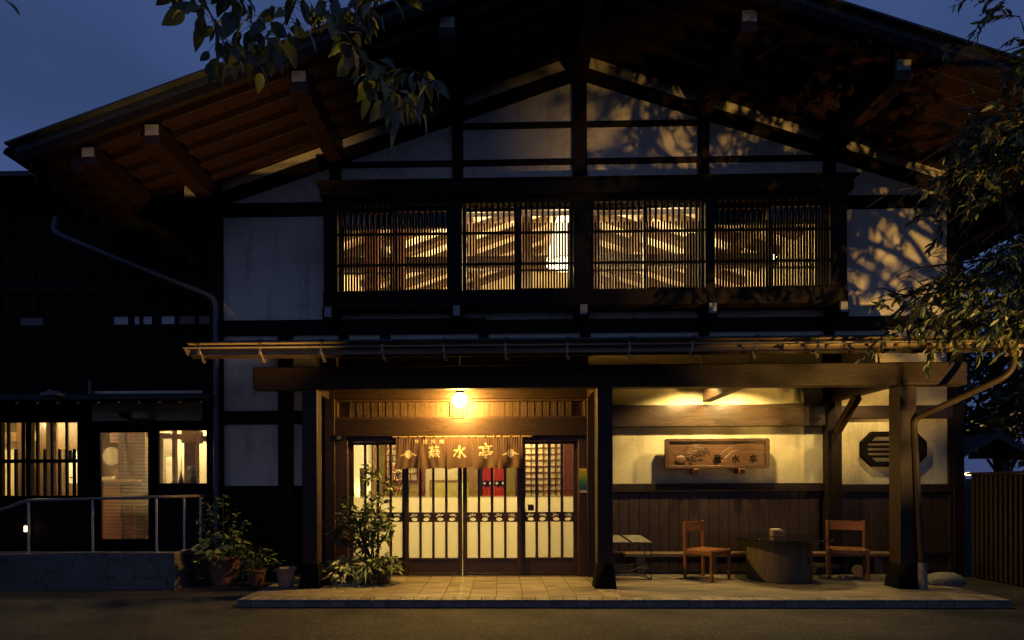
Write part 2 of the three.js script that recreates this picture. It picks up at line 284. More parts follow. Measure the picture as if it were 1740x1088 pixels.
  for (const [x, y] of [[-4.42, 5.62], [6.86, 5.60]]) { const b = box(inn, 'beam_end', mDark, x - 0.13, x + 0.13, y - 0.15, y + 0.10, -0.3, 0.33); mesh(b, 'end_cap', boxGeo(0.20, 0.22, 0.012, 0.003), mPlaster, 0, 0, 0.318); }
  box(inn, 'side_wall', mDark, 6.61, 6.70, 0, 5.9, -8.5, -0.12, 0); box(inn, 'side_wall', mDark, -4.31, -4.22, 0, 5.9, -8.5, -0.13, 0);

  // --- wainscot on both sides of the entrance
  box(inn, 'wainscot', mBlack, -4.12, -3.31, 0, 1.36, -0.08, 0.02, 0.004); box(inn, 'wainscot', mBlack, -3.07, -2.44, 0, 1.36, -0.08, 0.018, 0.004);
  T('rail', 1.30, 4.72, 1.245, 1.372, 0.055, -0.08, mPorch); T('rail', 4.915, 6.55, 1.23, 1.352, 0.05, -0.08, mPorch);
  T('rail', 1.30, 4.72, 0.33, 0.375, 0.045, -0.06, mPorch); T('rail', 4.915, 6.55, 0.33, 0.375, 0.045, -0.06, mPorch);
  for (let x = 1.31; x < 6.5; x += 0.1455) { const x1 = Math.min(x + 0.140, 6.54); if (x1 > 4.72 && x < 4.91) continue; box(inn, 'wainscot_board', rnd() < 0.3 ? mWain2 : mWain, x, x1, PY, 1.244, -0.05, 0.016 + rr(-0.002, 0.003), 0.004); }
  box(inn, 'wall_backing', mBlack, 1.3, 6.6, PY, 1.33, -0.1, -0.055, 0);
  // old beams across the porch wall
  box(inn, 'wall_beam', mBeam, 1.30, 4.72, 2.195, 2.515, -0.05, 0.10, 0.015); box(inn, 'wall_beam', mPorch, 4.915, 6.55, 2.30, 2.488, -0.05, 0.055, 0.012);

  // --- octagonal window
  const oc = sub(inn, 'octagonal_window'), OX = 5.70 - RX, OY = 1.857;
  const oct = (w, h, c) => [[-w + c, -h], [w - c, -h], [w, -h + c], [w, h - c], [w - c, h], [-w + c, h], [-w, h - c], [-w, -h + c]];
  const so = new THREE.Shape(oct(0.46, 0.25, 0.15).map((p) => new THREE.Vector2(...p))); so.holes.push(new THREE.Path(oct(0.385, 0.185, 0.12).map((p) => new THREE.Vector2(...p))));
  mesh(oc, 'frame', poly(so, 0.06, 0.004), mBlack, OX, OY, 0.004);
  mesh(oc, 'board', poly(oct(0.40, 0.2, 0.12), 0.012), mPlasterY, OX, OY, 0.001);
  for (const y of [-0.105, -0.035, 0.035, 0.105]) mesh(oc, 'slat', boxGeo(Math.abs(y) > 0.1 ? 0.70 : 0.775, 0.035, 0.03, 0.004), mBlack, OX, OY + y, 0.035);

  // --- bay of lattice windows upstairs
  const bay = sub(inn, 'lattice_window'); const W = (name, x0, x1, y0, y1, z0, z1, m = mDark, r = 0.006) => box(bay, name, m, x0, x1, y0, y1, z0, z1, r);
  W('hood', -2.56, 4.95, 5.475, 5.665, 0.036, 0.37); W('hood_board', -2.62, 5.02, 5.667, 5.695, 0.036, 0.39);
  W('sill', -2.53, 4.90, 3.905, 4.13, -0.13, 0.31); W('head', -2.53, 4.90, 5.385, 5.472, -0.13, 0.29);
  for (const [a, b] of [[-2.53, -2.335], [-0.70, -0.535], [1.06, 1.285], [2.92, 3.05], [4.68, 4.90]]) W('window_post', a, b, 4.132, 5.383, 0.05, 0.285);
  COL.slice(1, 6).forEach((x, i) => { const b = W('bracket', x - 0.07 - (i === 0 ? 0.03 : 0), x + 0.07, 3.70, 3.90, 0.062, 0.36); mesh(b, 'end_cap', boxGeo(0.10, 0.145, 0.012, 0.003), mCap, -0.0, 0.028, 0.153); });
  const wins = [[-2.333, -0.702], [-0.533, 1.058], [1.287, 2.918], [3.052, 4.678]];
  wins.forEach(([a, b], k) => {
    const n = 20, st = (b - a) / n;
    for (let i = 0; i < n; i++) { W('lattice_bar', a + (i + 0.5) * st - 0.0135, a + (i + 0.5) * st + 0.0135, 4.131, 5.384, 0.25, 0.278, mBlack, 0); if (i) W('lattice_bar', a + i * st - 0.0115, a + i * st + 0.0115, 4.131, 5.10, 0.25, 0.276, mBlack, 0); }
    for (const y of [4.975, 4.53]) W('lattice_rail', a, b, y - 0.019, y + 0.019, 0.232, 0.249, mBlack, 0.003);
    const mid = (a + b) / 2;
    for (const [p, q, z] of [[a, mid + 0.03, 0.13], [mid - 0.03, b, 0.17]]) {
      const s = z === 0.13 ? 1 : 0;
      W('sash_stile', p, p + 0.055, 4.14, 5.38, z - 0.015, z + 0.015, mDoor, 0); W('sash_stile', q - 0.055, q, 4.14, 5.38, z - 0.015, z + 0.015, mDoor, 0);
      W('sash_rail', p + 0.056, q - 0.056, 4.14, 4.20, z - 0.014, z + 0.014, mDoor, 0); W('sash_rail', p + 0.056, q - 0.056, 5.33, 5.38, z - 0.014, z + 0.014, mDoor, 0);
      if ((k + s) % 2) W('sash_rail', p + 0.056, q - 0.056, 4.445, 4.472, z - 0.012, z + 0.012, mDoor, 0);
      const g = mesh(bay, 'pane', new THREE.PlaneGeometry(q - p - 0.11, 1.13), mGlass, (p + q) / 2 - RX, 4.765, z);
    }
    if (k === 0 || k === 3) W('inner_lintel', a - 0.05, b + 0.05, 5.20, 5.40, -0.10, -0.04, mBlack);
  });
  // --- upstairs room: white ceiling between heavy rafters
  const room = sub(inn, 'upper_room'), R = (name, m, x0, x1, y0, y1, z0, z1) => box(room, name, m, x0, x1, y0, y1, z0, z1, 0);
  R('floor', mPale, -3.2, 5.6, 3.50, 3.60, -7.5, -0.13); R('wall', mPlasterY, -3.2, 5.6, 3.6, 8.2, -7.6, -7.5);
  R('wall', mPlasterY, -3.3, -3.2, 3.6, 6.4, -7.6, -0.12); R('wall', mPlasterY, 5.6, 5.7, 3.6, 6.4, -7.6, -0.12);
  R('wall', mPlasterY, -3.2, -2.52, 3.6, 6.4, -0.18, -0.13); R('wall', mPlasterY, 4.89, 5.6, 3.6, 6.4, -0.18, -0.13);
  for (const s of [-1, 1]) {
    const f = (name, mat, d0, d1, low, thick, z0, z1) => { const len = (d1 - d0) / Math.cos(SA), dm = (d0 + d1) / 2, m = mesh(room, name, boxGeo(len, thick, z1 - z0, 0, 0), mat); m.position.set(s * dm, RY - SL * dm + low + thick / 2, (z0 + z1) / 2); m.rotation.z = -s * SA; };
    f('ceiling_panel', mPlaster, 0, 5.0, -0.10, 0.06, -7.5, -0.16);
    for (let k = 0; k < 9; k++) f('rafter', mRoomRaft, 0.1, 4.9, -0.22, 0.12, -0.86 - k * 0.80, -0.60 - k * 0.80);
    for (const d of [1.8, 3.6]) R('purlin', mRoomRaft, RX + s * d - 0.08, RX + s * d + 0.08, RY - SL * d - 0.42, RY - SL * d - 0.24, -7.5, -0.2);
  }
  for (const [x, z] of [[-2.15, -1.1], [-1.72, -1.3], [0.55, -3.0], [2.0, -3.6], [3.9, -3.2]]) R('post', x < -1 ? mRed : mPorch, x - 0.1, x + 0.1, 3.6, soffit(x) - 0.35, z - 0.1, z + 0.1);
  R('cross_beam', mPorch, -3.2, 5.6, 5.78, 6.02, -3.3, -3.1);
}

// ================================================================ entrance: frame, transoms, four sliding doors
const T_FROST = tex(4, 128, (u, v) => clamp((0.262 - v) / 0.05, 0, 1), false); T_FROST.wrapS = T_FROST.wrapT = THREE.ClampToEdgeWrapping;
const mPane = M('frosted_door_glass', 0.34, 0.295, 0.17, { transmission: 1, thickness: 0, roughness: 1, roughnessMap: T_FROST });
const mFrost = M('frosted_glass', 0.34, 0.295, 0.17, { transmission: 1, thickness: 0, roughness: 1 });
{
  const en = sub(inn, 'entrance'), E = (name, x0, x1, y0, y1, z0, z1, m = mPorch, r = 0.008) => box(en, name, m, x0, x1, y0, y1, z0, z1, r);
  E('post', -2.425, -2.285, PY, 2.705, 0.0, 0.60); E('post', 1.19, 1.32, PY, 2.705, 0.0, 0.60);
  E('jamb', -2.284, -2.12, PY, 2.03, 0.42, 0.555, mDoor); E('jamb', 1.075, 1.189, PY, 2.03, 0.42, 0.55, mDoor);
  E('lintel', -2.284, 1.189, 2.032, 2.272, 0.36, 0.585); E('head_beam', -2.284, 1.189, 2.545, 2.70, 0.34, 0.60);
  E('door_track', -2.119, 1.074, 1.965, 2.030, 0.40, 0.54, mDoor); E('threshold', -2.119, 1.074, PY - 0.03, PY + 0.012, 0.40, 0.53, mDoor);
  E('mullion', -0.655, -0.505, 2.274, 2.543, 0.36, 0.575);
  E('canopy_board', -2.43, 1.32, 2.706, 2.74, -0.05, 0.62);
  for (const [a, b] of [[-2.284, -0.656], [-0.504, 1.189]]) {
    const tr = sub(en, 'transom');
    const q = (name, x0, x1, y0, y1, z0, z1, m = mDoor, r = 0.004) => box(tr, name, m, x0, x1, y0, y1, z0, z1, r);
    q('frame', a, b, 2.274, 2.305, 0.46, 0.56); q('frame', a, b, 2.512, 2.543, 0.46, 0.56); q('frame', a, a + 0.03, 2.306, 2.511, 0.46, 0.56); q('frame', b - 0.03, b, 2.306, 2.511, 0.46, 0.56);
    q('board', a + 0.03, b - 0.03, 2.306, 2.511, 0.465, 0.475, mBench, 0); q('backing', a, b, 2.275, 2.542, 0.38, 0.44, mBlack, 0);
    const gs = []; for (let x = a + (a < -1 ? 0.19 : 0.04), i = 0; x < b - (a < -1 ? 0.04 : 0.19); x += 0.0172, i++) gs.push(boxGeo(0.0095, 0.204, 0.012, 0, 0).clone().translate(x - RX, 2.4085, 0.50 + (i % 6 ? 0 : 0.006)));
    const l = mesh(tr, 'fine_lattice', mergeGeometries(gs), mTransom); l.userData.kind = 'stuff';
  }
  // doors
  const DX = [-2.118, -1.335, -0.522, 0.288], DW = [0.80, 0.803, 0.812, 0.785];
  const bandShape = (w, h, cols) => {
    const s = new THREE.Shape([[-w / 2, -h / 2], [w / 2, -h / 2], [w / 2, h / 2], [-w / 2, h / 2]].map((p) => new THREE.Vector2(...p)));
    cols.forEach((cx, i) => {
      const f = i % 2 ? 1 : -1, el = (x, y, a, b, t) => { const p = []; for (let k = 0; k < 14; k++) { const q = k / 14 * Math.PI * 2, X = a * Math.cos(q), Y = b * Math.sin(q); p.push(new THREE.Vector2(cx + x * f + (X * Math.cos(t * f) - Y * Math.sin(t * f)), y + X * Math.sin(t * f) + Y * Math.cos(t * f))); } s.holes.push(new THREE.Path(p)); };
      el(-0.008, -0.030, 0.043, 0.026, 0.06);
      el(-0.030, 0.027, 0.022, 0.0085, 2.5); el(0.000, 0.033, 0.021, 0.008, 1.85); el(0.022, 0.031, 0.021, 0.008, 1.1); el(0.040, 0.012, 0.018, 0.008, 0.25);
    });
    return s;
  };
  DX.forEach((x0, k) => {
    const d = sub(en, 'sliding_door'), w = DW[k], x1 = x0 + w, z = k === 1 || k === 2 ? 0.495 : 0.448, st = 0.058;
    const q = (name, a, b, y0, y1, dz = 0.017, m = mDoor, r = 0.004) => box(d, name, m, a, b, y0, y1, z - dz, z + dz, r);
    q('stile', x0, x0 + st, PY + 0.013, 1.964); q('stile', x1 - st, x1, PY + 0.013, 1.964);
    q('top_rail', x0 + st, x1 - st, 1.925, 1.963, 0.015); q('rail', x0 + st, x1 - st, 0.318, 0.345, 0.015); q('bottom_rail', x0 + st, x1 - st, PY + 0.014, 0.135, 0.015);
    q('kick_board', x0 + st, x1 - st, 0.136, 0.317, 0.008);
    const iw = w - 2 * st, bw = 0.034, gw = (iw - 3 * bw) / 4, cols = [];
    for (let i = 0; i < 4; i++) {
      const gx = x0 + st + i * (gw + bw), cx = gx + gw / 2; cols.push(cx - (x0 + w / 2));
      mesh(d, 'pane', new THREE.PlaneGeometry(gw, 0.96), mPane, cx - RX, 1.445, z); mesh(d, 'pane', new THREE.PlaneGeometry(gw, 0.62), mFrost, cx - RX, 0.655, z);
      if (i) { q('bar', gx - bw, gx, 0.979, 1.924, 0.014); q('bar', gx - bw, gx, 0.346, 0.846, 0.014); }
    }
    mesh(d, 'cutout_band', poly(bandShape(iw, 0.132, cols), 0.02), mDoor, x0 + w / 2 - RX, 0.9125, z - 0.010 + 0.004);
    if (k === 1 || k === 2) mesh(d, 'handle', boxGeo(0.02, 0.11, 0.006, 0.002), mMetal, (k === 1 ? x1 - 0.03 : x0 + 0.03) - RX, 0.95, z + 0.019);
  });
  // --- hall behind the doors
  const hall = sub(inn, 'entrance_hall'), H = (name, m, x0, x1, y0, y1, z0, z1) => box(hall, name, m, x0, x1, y0, y1, z0, z1, 0);
  const mHall = M('hall_wall', 0.74, 0.64, 0.36, { map: T_PLASTER, roughness: 0.9 });
  H('floor', mSlab, -2.75, 1.95, -0.02, PY - 0.004, -4.3, 0.40); H('ceiling', mPlaster, -2.75, 1.95, 2.62, 2.70, -4.3, -0.1);
  H('wall', mHall, -2.85, -2.75, 0, 2.7, -4.3, -0.1); H('wall', mHall, 1.95, 2.05, 0, 2.7, -4.3, -0.1); H('wall', mHall, -2.85, 2.05, 0, 2.7, -4.4, -4.3);
  H('side_panel', mHall, -2.75, -2.43, PY, 2.62, -0.12, -0.10); H('side_panel', mHall, 1.32, 1.95, PY, 2.62, -0.12, -0.10);
  H('pillar', mRed, -1.50, -1.385, PY, 2.62, -2.1, -1.98); H('pillar', mDark, -0.40, -0.325, PY, 2.62, -2.1, -2.0); H('pillar', mRed, 0.285, 0.33, PY, 2.62, -2.7, -2.6); H('pillar', mRed, 1.07, 1.22, PY, 2.62, -1.3, -1.15);
  H('panel_post', mPale, -2.24, -2.17, PY, 2.62, -1.64, -1.54);
  for (let i = 0; i < 3; i++) H('white_door', mWhite, -1.66 + i * 0.27, -1.40 + i * 0.27, PY, 2.1, -3.55, -3.52);
  H('door_post', mPale, -0.86, -0.80, PY, 2.62, -3.56, -3.46); H('reed_panel', mPale, -0.78, -0.45, PY, 2.3, -2.9, -2.87);
  H('green_panel', M('green_gold_paper', 0.55, 0.50, 0.12, { map: T_PLASTER, roughness: 0.8 }), 0.075, 0.28, PY, 2.2, -2.72, -2.69);
  H('raised_floor', mPale, -2.75, 1.95, PY, 0.38, -4.3, -2.3);
}

// ================================================================ things in the hall
function lattice(name, label, x0, x1, y0, y1, z, pitch, bw, matBar, group) {
  const t = thing(name, label, 'screen', [(x0 + x1) / 2, y0, z], 0, group);
  box(t, 'paper', mPaper, x0 + 0.02, x1 - 0.02, y0 + 0.03, y1 - 0.02, z - 0.006, z - 0.003, 0);
  for (const [a, b] of [[x0, x0 + 0.035], [x1 - 0.035, x1]]) box(t, 'stile', matBar, a, b, y0, y1, z - 0.015, z + 0.02, 0.003);
  for (const [a, b] of [[y0, y0 + 0.05], [y1 - 0.04, y1]]) box(t, 'frame_rail', matBar, x0 + 0.035, x1 - 0.035, a, b, z - 0.014, z + 0.019, 0.003);
  for (let x = x0 + 0.035 + pitch * 0.8; x < x1 - 0.05; x += pitch) box(t, 'lattice_bar', matBar, x - bw / 2, x + bw / 2, y0 + 0.05, y1 - 0.04, z - 0.002, z + 0.014, 0);
  for (let y = y0 + 0.05 + pitch; y < y1 - 0.06; y += pitch) box(t, 'lattice_bar', matBar, x0 + 0.035, x1 - 0.035, y - bw / 2, y + bw / 2, z - 0.0025, z + 0.011, 0);
}
lattice('shoji_screen', 'paper screen with reddish square lattice behind the right door', 0.30, 1.06, PY, 2.15, -1.2, 0.1025, 0.017, mRed);
lattice('shoji_screen', 'lattice paper screen with pink blossoms in front, behind the left door', -2.16, -1.53, 1.42, 2.5, -2.2, 0.116, 0.017, mRed);
{ // tall paper lamp at the left end
  const t = thing('paper_floor_lamp', 'tall white paper floor lamp behind the bamboo vase at far left of the hall', 'lamp', [-2.455, PY, -1.7]);
  box(t, 'lamp_paper', glow('floor_lamp_paper', 1, 0.86, 0.62, 1.0), -2.64, -2.27, 0.25, 2.3, -1.80, -1.60, 0.01);
  for (const x of [-2.65, -2.26]) for (const z of [-1.81, -1.59]) box(t, 'frame_post', mPale, x - 0.012, x + 0.012, PY, 2.36, z - 0.012, z + 0.012, 0.003);
  for (const y of [0.24, 2.32]) box(t, 'frame_rail', mPale, -2.638, -2.272, y - 0.015, y + 0.008, -1.588, -1.572, 0.003);
  lampPoint(-2.455, 1.3, -1.5, [1, 0.8, 0.45], 0.8, 6);
}
{ // low cabinet with yellow and green doors below the blossom screen
  const t = thing('low_cabinet', 'low cabinet with yellow and green sliding doors below the blossom lattice', 'cabinet', [-1.85, PY, -2.2]);
  box(t, 'carcass', mPale, -2.2, -1.51, PY, 1.40, -2.5, -2.21, 0.005);
  const cs = [[0.60, 0.50, 0.16], [0.62, 0.42, 0.17], [0.42, 0.50, 0.10], [0.62, 0.5, 0.2]];
  cs.forEach((c, i) => box(t, 'cabinet_door', M('cabinet_paper_' + i, ...c, { map: T_PLASTER, roughness: 0.8 }), -2.17 + i * 0.16, -2.02 + i * 0.16, 0.2, 1.36, -2.205, -2.19, 0.003));
}
{ // flowering branch
  const t = thing('flower_branch', 'branch of pink and white blossoms standing in a pot behind the left door', 'flowers', [-2.02, PY, -1.9]);
  mesh(t, 'pot', lathe([[0, 0], [0.10, 0], [0.15, 0.25], [0.12, 0.45], [0.10, 0.45], [0.09, 0.3], [0, 0.28]]), mGlaze);
  const mPk = M('pink_petal', 0.72, 0.16, 0.16, { roughness: 0.7 }), mWp = M('white_petal', 0.82, 0.72, 0.60, { roughness: 0.7 }), petal = new THREE.IcosahedronGeometry(1, 0);
  for (let b = 0; b < 7; b++) {
    const a = rr(-1, 1), P = [V(0, 0.4, 0), V(a * 0.12, 1.0, rr(-0.05, 0.1)), V(a * 0.3, 1.5, rr(-0.1, 0.1)), V(a * 0.42 + 0.1, rr(1.8, 2.25), 0)];
    mesh(t, 'twig', taper(P, 0.012, 0.004, 8, 5), mTrunk);
    const c = new THREE.CatmullRomCurve3(P);
    for (let i = 0; i < 20; i++) { const q = c.getPointAt(rr(0.45, 1)), m = mesh(t, 'blossom', petal, rnd() < 0.5 ? mPk : mWp, q.x + rr(-0.06, 0.06), q.y + rr(-0.05, 0.05), q.z + rr(-0.05, 0.05)); m.scale.set(rr(0.018, 0.034), rr(0.015, 0.028), 0.014); m.rotation.set(rr(0, 3), rr(0, 3), 0); }
  }
}
mesh(mesh(scene, 'bamboo_vase', lathe([[0, 0], [0.05, 0], [0.052, 0.5], [0.046, 0.52], [0.045, 1.0], [0.055, 1.55], [0.06, 1.56], [0.05, 1.57], [0, 1.5]], 16), mBench, -2.36, PY, -1.3), 'node_ring', new THREE.TorusGeometry(0.05, 0.006, 6, 18).rotateX(Math.PI / 2), mBeam, 0, 0.98, 0);
tag(scene.children.at(-1), 'tall thin bamboo vase in front of the bright panel at far left of the hall', 'vase');
{
  const t = thing('standing_screen', 'low gold paper screen in a wooden frame behind the middle of the doors', 'screen', [-0.90, PY, -1.8]);
  box(t, 'panel', M('gold_paper', 0.66, 0.60, 0.24, { map: T_PLASTER, roughness: 0.75 }), -1.235, -0.565, 0.2, 1.425, -1.81, -1.79, 0);
  for (const [a, b] of [[-1.275, -1.235], [-0.565, -0.525]]) box(t, 'frame_post', mPale, a, b, PY, 1.465, -1.825, -1.775, 0.004);
  box(t, 'frame_rail', mPale, -1.235, -0.565, 1.425, 1.464, -1.822, -1.778, 0.004); box(t, 'frame_rail', mPale, -1.235, -0.565, 0.16, 0.20, -1.822, -1.778, 0.004);
  for (const x of [-1.255, -0.545]) box(t, 'foot', mPale, x - 0.03, x + 0.03, PY - 0.002, PY + 0.06, -1.98, -1.62, 0.006);
  const arcs = []; for (const [cx, cy, r] of [[-0.75, 0.95, 0.16], [-0.66, 1.05, 0.10], [-0.85, 0.8, 0.12]]) arcs.push(new THREE.TorusGeometry(r, 0.004, 4, 24, Math.PI).translate(cx + 0.90, cy - PY, 0.012));
  mesh(t, 'ink_drawing', mergeGeometries(arcs), mBench);
}
{
  const t = thing('red_curtain', 'red split curtain with a black band and white crests inside the hall', 'curtain', [-0.13, PY, -2.6]);
  const mR = M('red_cloth', 0.42, 0.022, 0.012, { roughness: 0.9, sheen: 0.3 });
  box(t, 'rod', mDark, -0.40, 0.14, 2.02, 2.045, -2.61, -2.585, 0.004);
  for (let k = 0; k < 2; k++) {
    const g = new THREE.PlaneGeometry(0.23, 1.05, 12, 8), p = g.attributes.position; for (let i = 0; i < p.count; i++) p.setZ(i, 0.012 * Math.sin(p.getX(i) * 60 + k) * (0.6 - p.getY(i) * 0.4)); g.computeVertexNormals();
    const c = mesh(t, 'cloth_panel', g, mR, -0.115 + k * 0.24, 1.40, 0);
    mesh(c, 'black_band', boxGeo(0.226, 0.10, 0.01, 0), mBlack, 0, -0.085, 0.022);
    for (const x of [-0.06, 0.055]) mesh(c, 'crest', new THREE.CylinderGeometry(0.026, 0.026, 0.006, 14).rotateX(Math.PI / 2), mWhite, x, -0.085, 0.031);
  }
}
for (const [x, z, l] of [[-1.45, -1.0, 'round ceiling lamp over the left half of the hall'], [0.25, -0.75, 'round ceiling lamp over the right half of the hall'], [-0.7, -2.75, 'round ceiling lamp over the raised floor at the back of the hall']]) {
  const t = thing('ceiling_lamp', l, 'lamp', [x, 2.62, z]);
  mesh(t, 'lamp_base', new THREE.CylinderGeometry(0.2, 0.2, 0.03, 24), mWhite, 0, -0.015, 0);
  mesh(t, 'lamp_diffuser', new THREE.CylinderGeometry(0.19, 0.15, 0.06, 24), glow('hall_lamp_glow', 1, 0.80, 0.46, 2.2), 0, -0.06, 0);
  lampPoint(x, 2.48, z, [1, 0.80, 0.40], z < -2 ? 16 : 21, 5);
}
// upstairs lamps
{
  const t = thing('paper_lantern', 'tall white paper pendant lantern behind the middle lattice post upstairs', 'lantern', [1.10, 5.0, -1.0]);
  mesh(t, 'lantern_shade', lathe([[0.02, 0.90], [0.12, 0.86], [0.20, 0.62], [0.27, 0.3], [0.325, 0.06], [0.33, 0.0], [0.2, -0.01]], 24), glow('lantern_paper', 1, 0.80, 0.46, 3.2));
  mesh(t, 'cord', new THREE.CylinderGeometry(0.006, 0.006, 1.6, 6), mBlack, 0, 1.7, 0);
  for (const y of [0.02, 0.62]) mesh(t, 'ring', new THREE.TorusGeometry(y < 0.1 ? 0.332 : 0.202, 0.006, 6, 28).rotateX(Math.PI / 2), mPale, 0, y, 0);
  lampPoint(1.10, 4.85, -1.0, [1, 0.72, 0.34], 18, 8); lampPoint(1.10, 5.3, -1.6, [1, 0.72, 0.34], 40, 6);
}
for (const [x, l] of [[-0.6, 'second paper lantern deeper in the upstairs room, left of the first'], [3.7, 'third paper lantern deeper in the upstairs room, right of the first']]) {
  const t = thing('paper_lantern', l, 'lantern', [x, 4.55, -3.9]);
  mesh(t, 'lantern_shade', new THREE.CylinderGeometry(0.16, 0.16, 0.3, 18), glow('deep_lantern_' + Math.round(x + 5), 1, 0.80, 0.46, 1.5), 0, 0, 0); mesh(t, 'cord', new THREE.CylinderGeometry(0.005, 0.005, 1.6, 6), mBlack, 0, 0.95, 0);
  lampPoint(x, 4.55, -3.9, [1, 0.72, 0.34], 56, 5);
}
{
  const t = thing('hanging_bulb', 'small bare bulb hanging in the right upstairs window', 'bulb', [4.735, 5.28, -1.5]);
  mesh(t, 'bulb', new THREE.SphereGeometry(0.045, 16, 12), glow('bulb_glass', 1, 0.82, 0.5, 14)); mesh(t, 'socket', new THREE.CylinderGeometry(0.022, 0.022, 0.06, 10), mBlack, 0, 0.07, 0); mesh(t, 'cord', new THREE.CylinderGeometry(0.004, 0.004, 1.2, 6), mBlack, 0, 0.7, 0);
  lampPoint(4.735, 5.28, -1.5, [1, 0.72, 0.32], 11, 2);
}

// ================================================================ porch
const porch = thing('entrance_porch', 'timber porch with tiled-edge floor, heavy front beam and bracketed gutter', 'porch', [1.28, PY, 0]);
{
  const P = (name, m, x0, x1, y0, y1, z0, z1, r = 0.012) => box(porch, name, m, x0, x1, y0, y1, z0, z1, r);
  for (const x of [-2.345, 1.275, 4.905]) {
    const w = x > 4 ? 0.10 : 0.095, p = P('post', mPorch, x - w, x + w, PY + 0.2, 2.535, 1.36 - w, 1.36 + w), o = off(p);
    const g = new THREE.CylinderGeometry(w * 1.46, w * 1.92, 0.30, 4, 1).rotateY(Math.PI / 4); g.computeVertexNormals();
    mesh(p, 'post_foot', g.toNonIndexed(), mBlack, 0, PY + 0.15 - o.y, 0);
  }
  P('front_beam', mPorch, -3.05, 5.61, 2.535, 2.815, 1.30, 1.46, 0.018);
  for (const [x, h] of [[-2.43, 0.2], [1.26, 0.2], [2.99, 0.24], [4.83, 0.24]]) P('joist', mPorch, x - 0.07, x + 0.07, 2.545, 2.545 + h, 0.135, 1.298);
  for (const [x, s] of [[4.83, 1]]) bar(porch, 'brace', mPorch, V(x, 2.10, 0.14), V(x, 2.54, 0.62), 0.09, 0.1, 0.008);
  // lean-to roof
  const y0 = 3.44, zE = 2.02, fall = 0.27, a = Math.atan(fall), L = zE / Math.cos(a);
  const lay = (name, mat, x0, x1, low, th, zA, zB, r = 0) => { const len = (zB - zA) / Math.cos(a), m = mesh(porch, name, boxGeo(x1 - x0, th, len, r, Math.floor(rnd() * 3)), mat, (x0 + x1) / 2 - 1.28, y0 - fall * (zA + zB) / 2 + low - PY, (zA + zB) / 2); m.rotation.x = a; return m; };
  lay('roof_sheet', mRoof, -3.55, 5.72, 0.02, 0.03, 0.02, zE + 0.03, 0.003);
  for (let k = 0; k < 9; k++) lay('soffit_board', mRaft, -3.5, 5.68, -0.012, 0.024, 0.02 + k * 0.22, 0.236 + k * 0.22);
  for (let x = -3.4; x < 5.66; x += 0.45) lay('rafter', mPorch, x - 0.032, x + 0.032, -0.062, 0.074, 0.03, zE - 0.05, 0.004);
  P('fascia', mPorch, -3.5, 5.68, 2.80, 2.875, zE - 0.045, zE - 0.02, 0.004);
  box(porch, 'flashing', mMetal, -4.1, 5.7, 3.45, 3.49, 0.065, 0.16, 0.004);
  for (let x = -3.5; x < 5.7; x += 0.9) box(porch, 'flashing_clip', mMetal, x - 0.03, x + 0.03, 3.44, 3.50, 0.161, 0.175, 0.003);
  // half-round gutter with its brackets
  const gg = new THREE.CylinderGeometry(0.075, 0.075, 9.22, 18, 1, true, Math.PI, Math.PI).rotateZ(Math.PI / 2);
  const gi = new THREE.CylinderGeometry(0.070, 0.070, 9.22, 18, 1, true, Math.PI, Math.PI).rotateZ(Math.PI / 2);
  const lip = new THREE.CylinderGeometry(0.008, 0.008, 9.22, 8).rotateZ(Math.PI / 2).translate(0, 0.0, 0.075);
  gg.rotateX(Math.PI / 2); gi.rotateX(Math.PI / 2);
  mesh(porch, 'gutter', mergeGeometries([gg, gi, lip]), mGutter, 1.09 - 1.28, 2.885 - PY, 2.075); mGutter.side = THREE.DoubleSide;
  for (const x of [-3.5, 5.69]) mesh(porch, 'gutter_end', new THREE.CircleGeometry(0.075, 18, Math.PI, Math.PI).rotateY(Math.PI / 2), mGutter, x - 1.28, 2.885 - PY, 2.075);
  for (let i = 0; i < 14; i++) {
    const x = -3.33 + i * 0.678;
    const arc = new THREE.TorusGeometry(0.081, 0.009, 6, 14, Math.PI).rotateZ(Math.PI).rotateY(Math.PI / 2), hook = barGeo(V(0.0, -0.086, 0.02), V(0.012, -0.135, 0.02), 0.022, 0.008), ring = new THREE.TorusGeometry(0.016, 0.005, 6, 12).translate(0.02, -0.14, 0.02), strap = boxGeo(0.024, 0.11, 0.006, 0, 0).clone().rotateX(-0.25).translate(0, -0.03, 0.083);
    const un = [arc, hook, ring, strap].map((g) => { const q = g.toNonIndexed(); for (const n of Object.keys(q.attributes)) if (!['position', 'normal', 'uv'].includes(n)) q.deleteAttribute(n); return q; });
    mesh(porch, 'gutter_bracket', mergeGeometries(un), mBrass, x - 1.28, 2.885 - PY, 2.075);
  }
  // downpipe at the right end
  const o = off(porch), pts = [V(5.62, 2.80, 2.075), V(5.60, 2.62, 2.06), V(5.52, 2.50, 2.0), V(5.02, 2.16, 1.52), V(4.965, 2.08, 1.47), V(4.97, 1.9, 1.47), V(5.03, 0.40, 1.50)].map((p) => p.sub(o));
  mesh(porch, 'downpipe', tubeGeo(pts, 0.034, 90, 12, 0.25), mPipeB);
  const fun = mesh(porch, 'outlet_funnel', lathe([[0.036, -0.12], [0.04, -0.10], [0.07, 0.0], [0.072, 0.02]], 18), mGutter); fun.position.set(5.62, 2.83, 2.075).sub(o);
  const boot = mesh(porch, 'pipe_boot', new THREE.CylinderGeometry(0.046, 0.05, 0.32, 16), M('pipe_boot_grey', 0.30, 0.27, 0.22, { roughness: 0.7, map: T_STONE })); boot.position.set(5.035, 0.245, 1.5).sub(o);
}
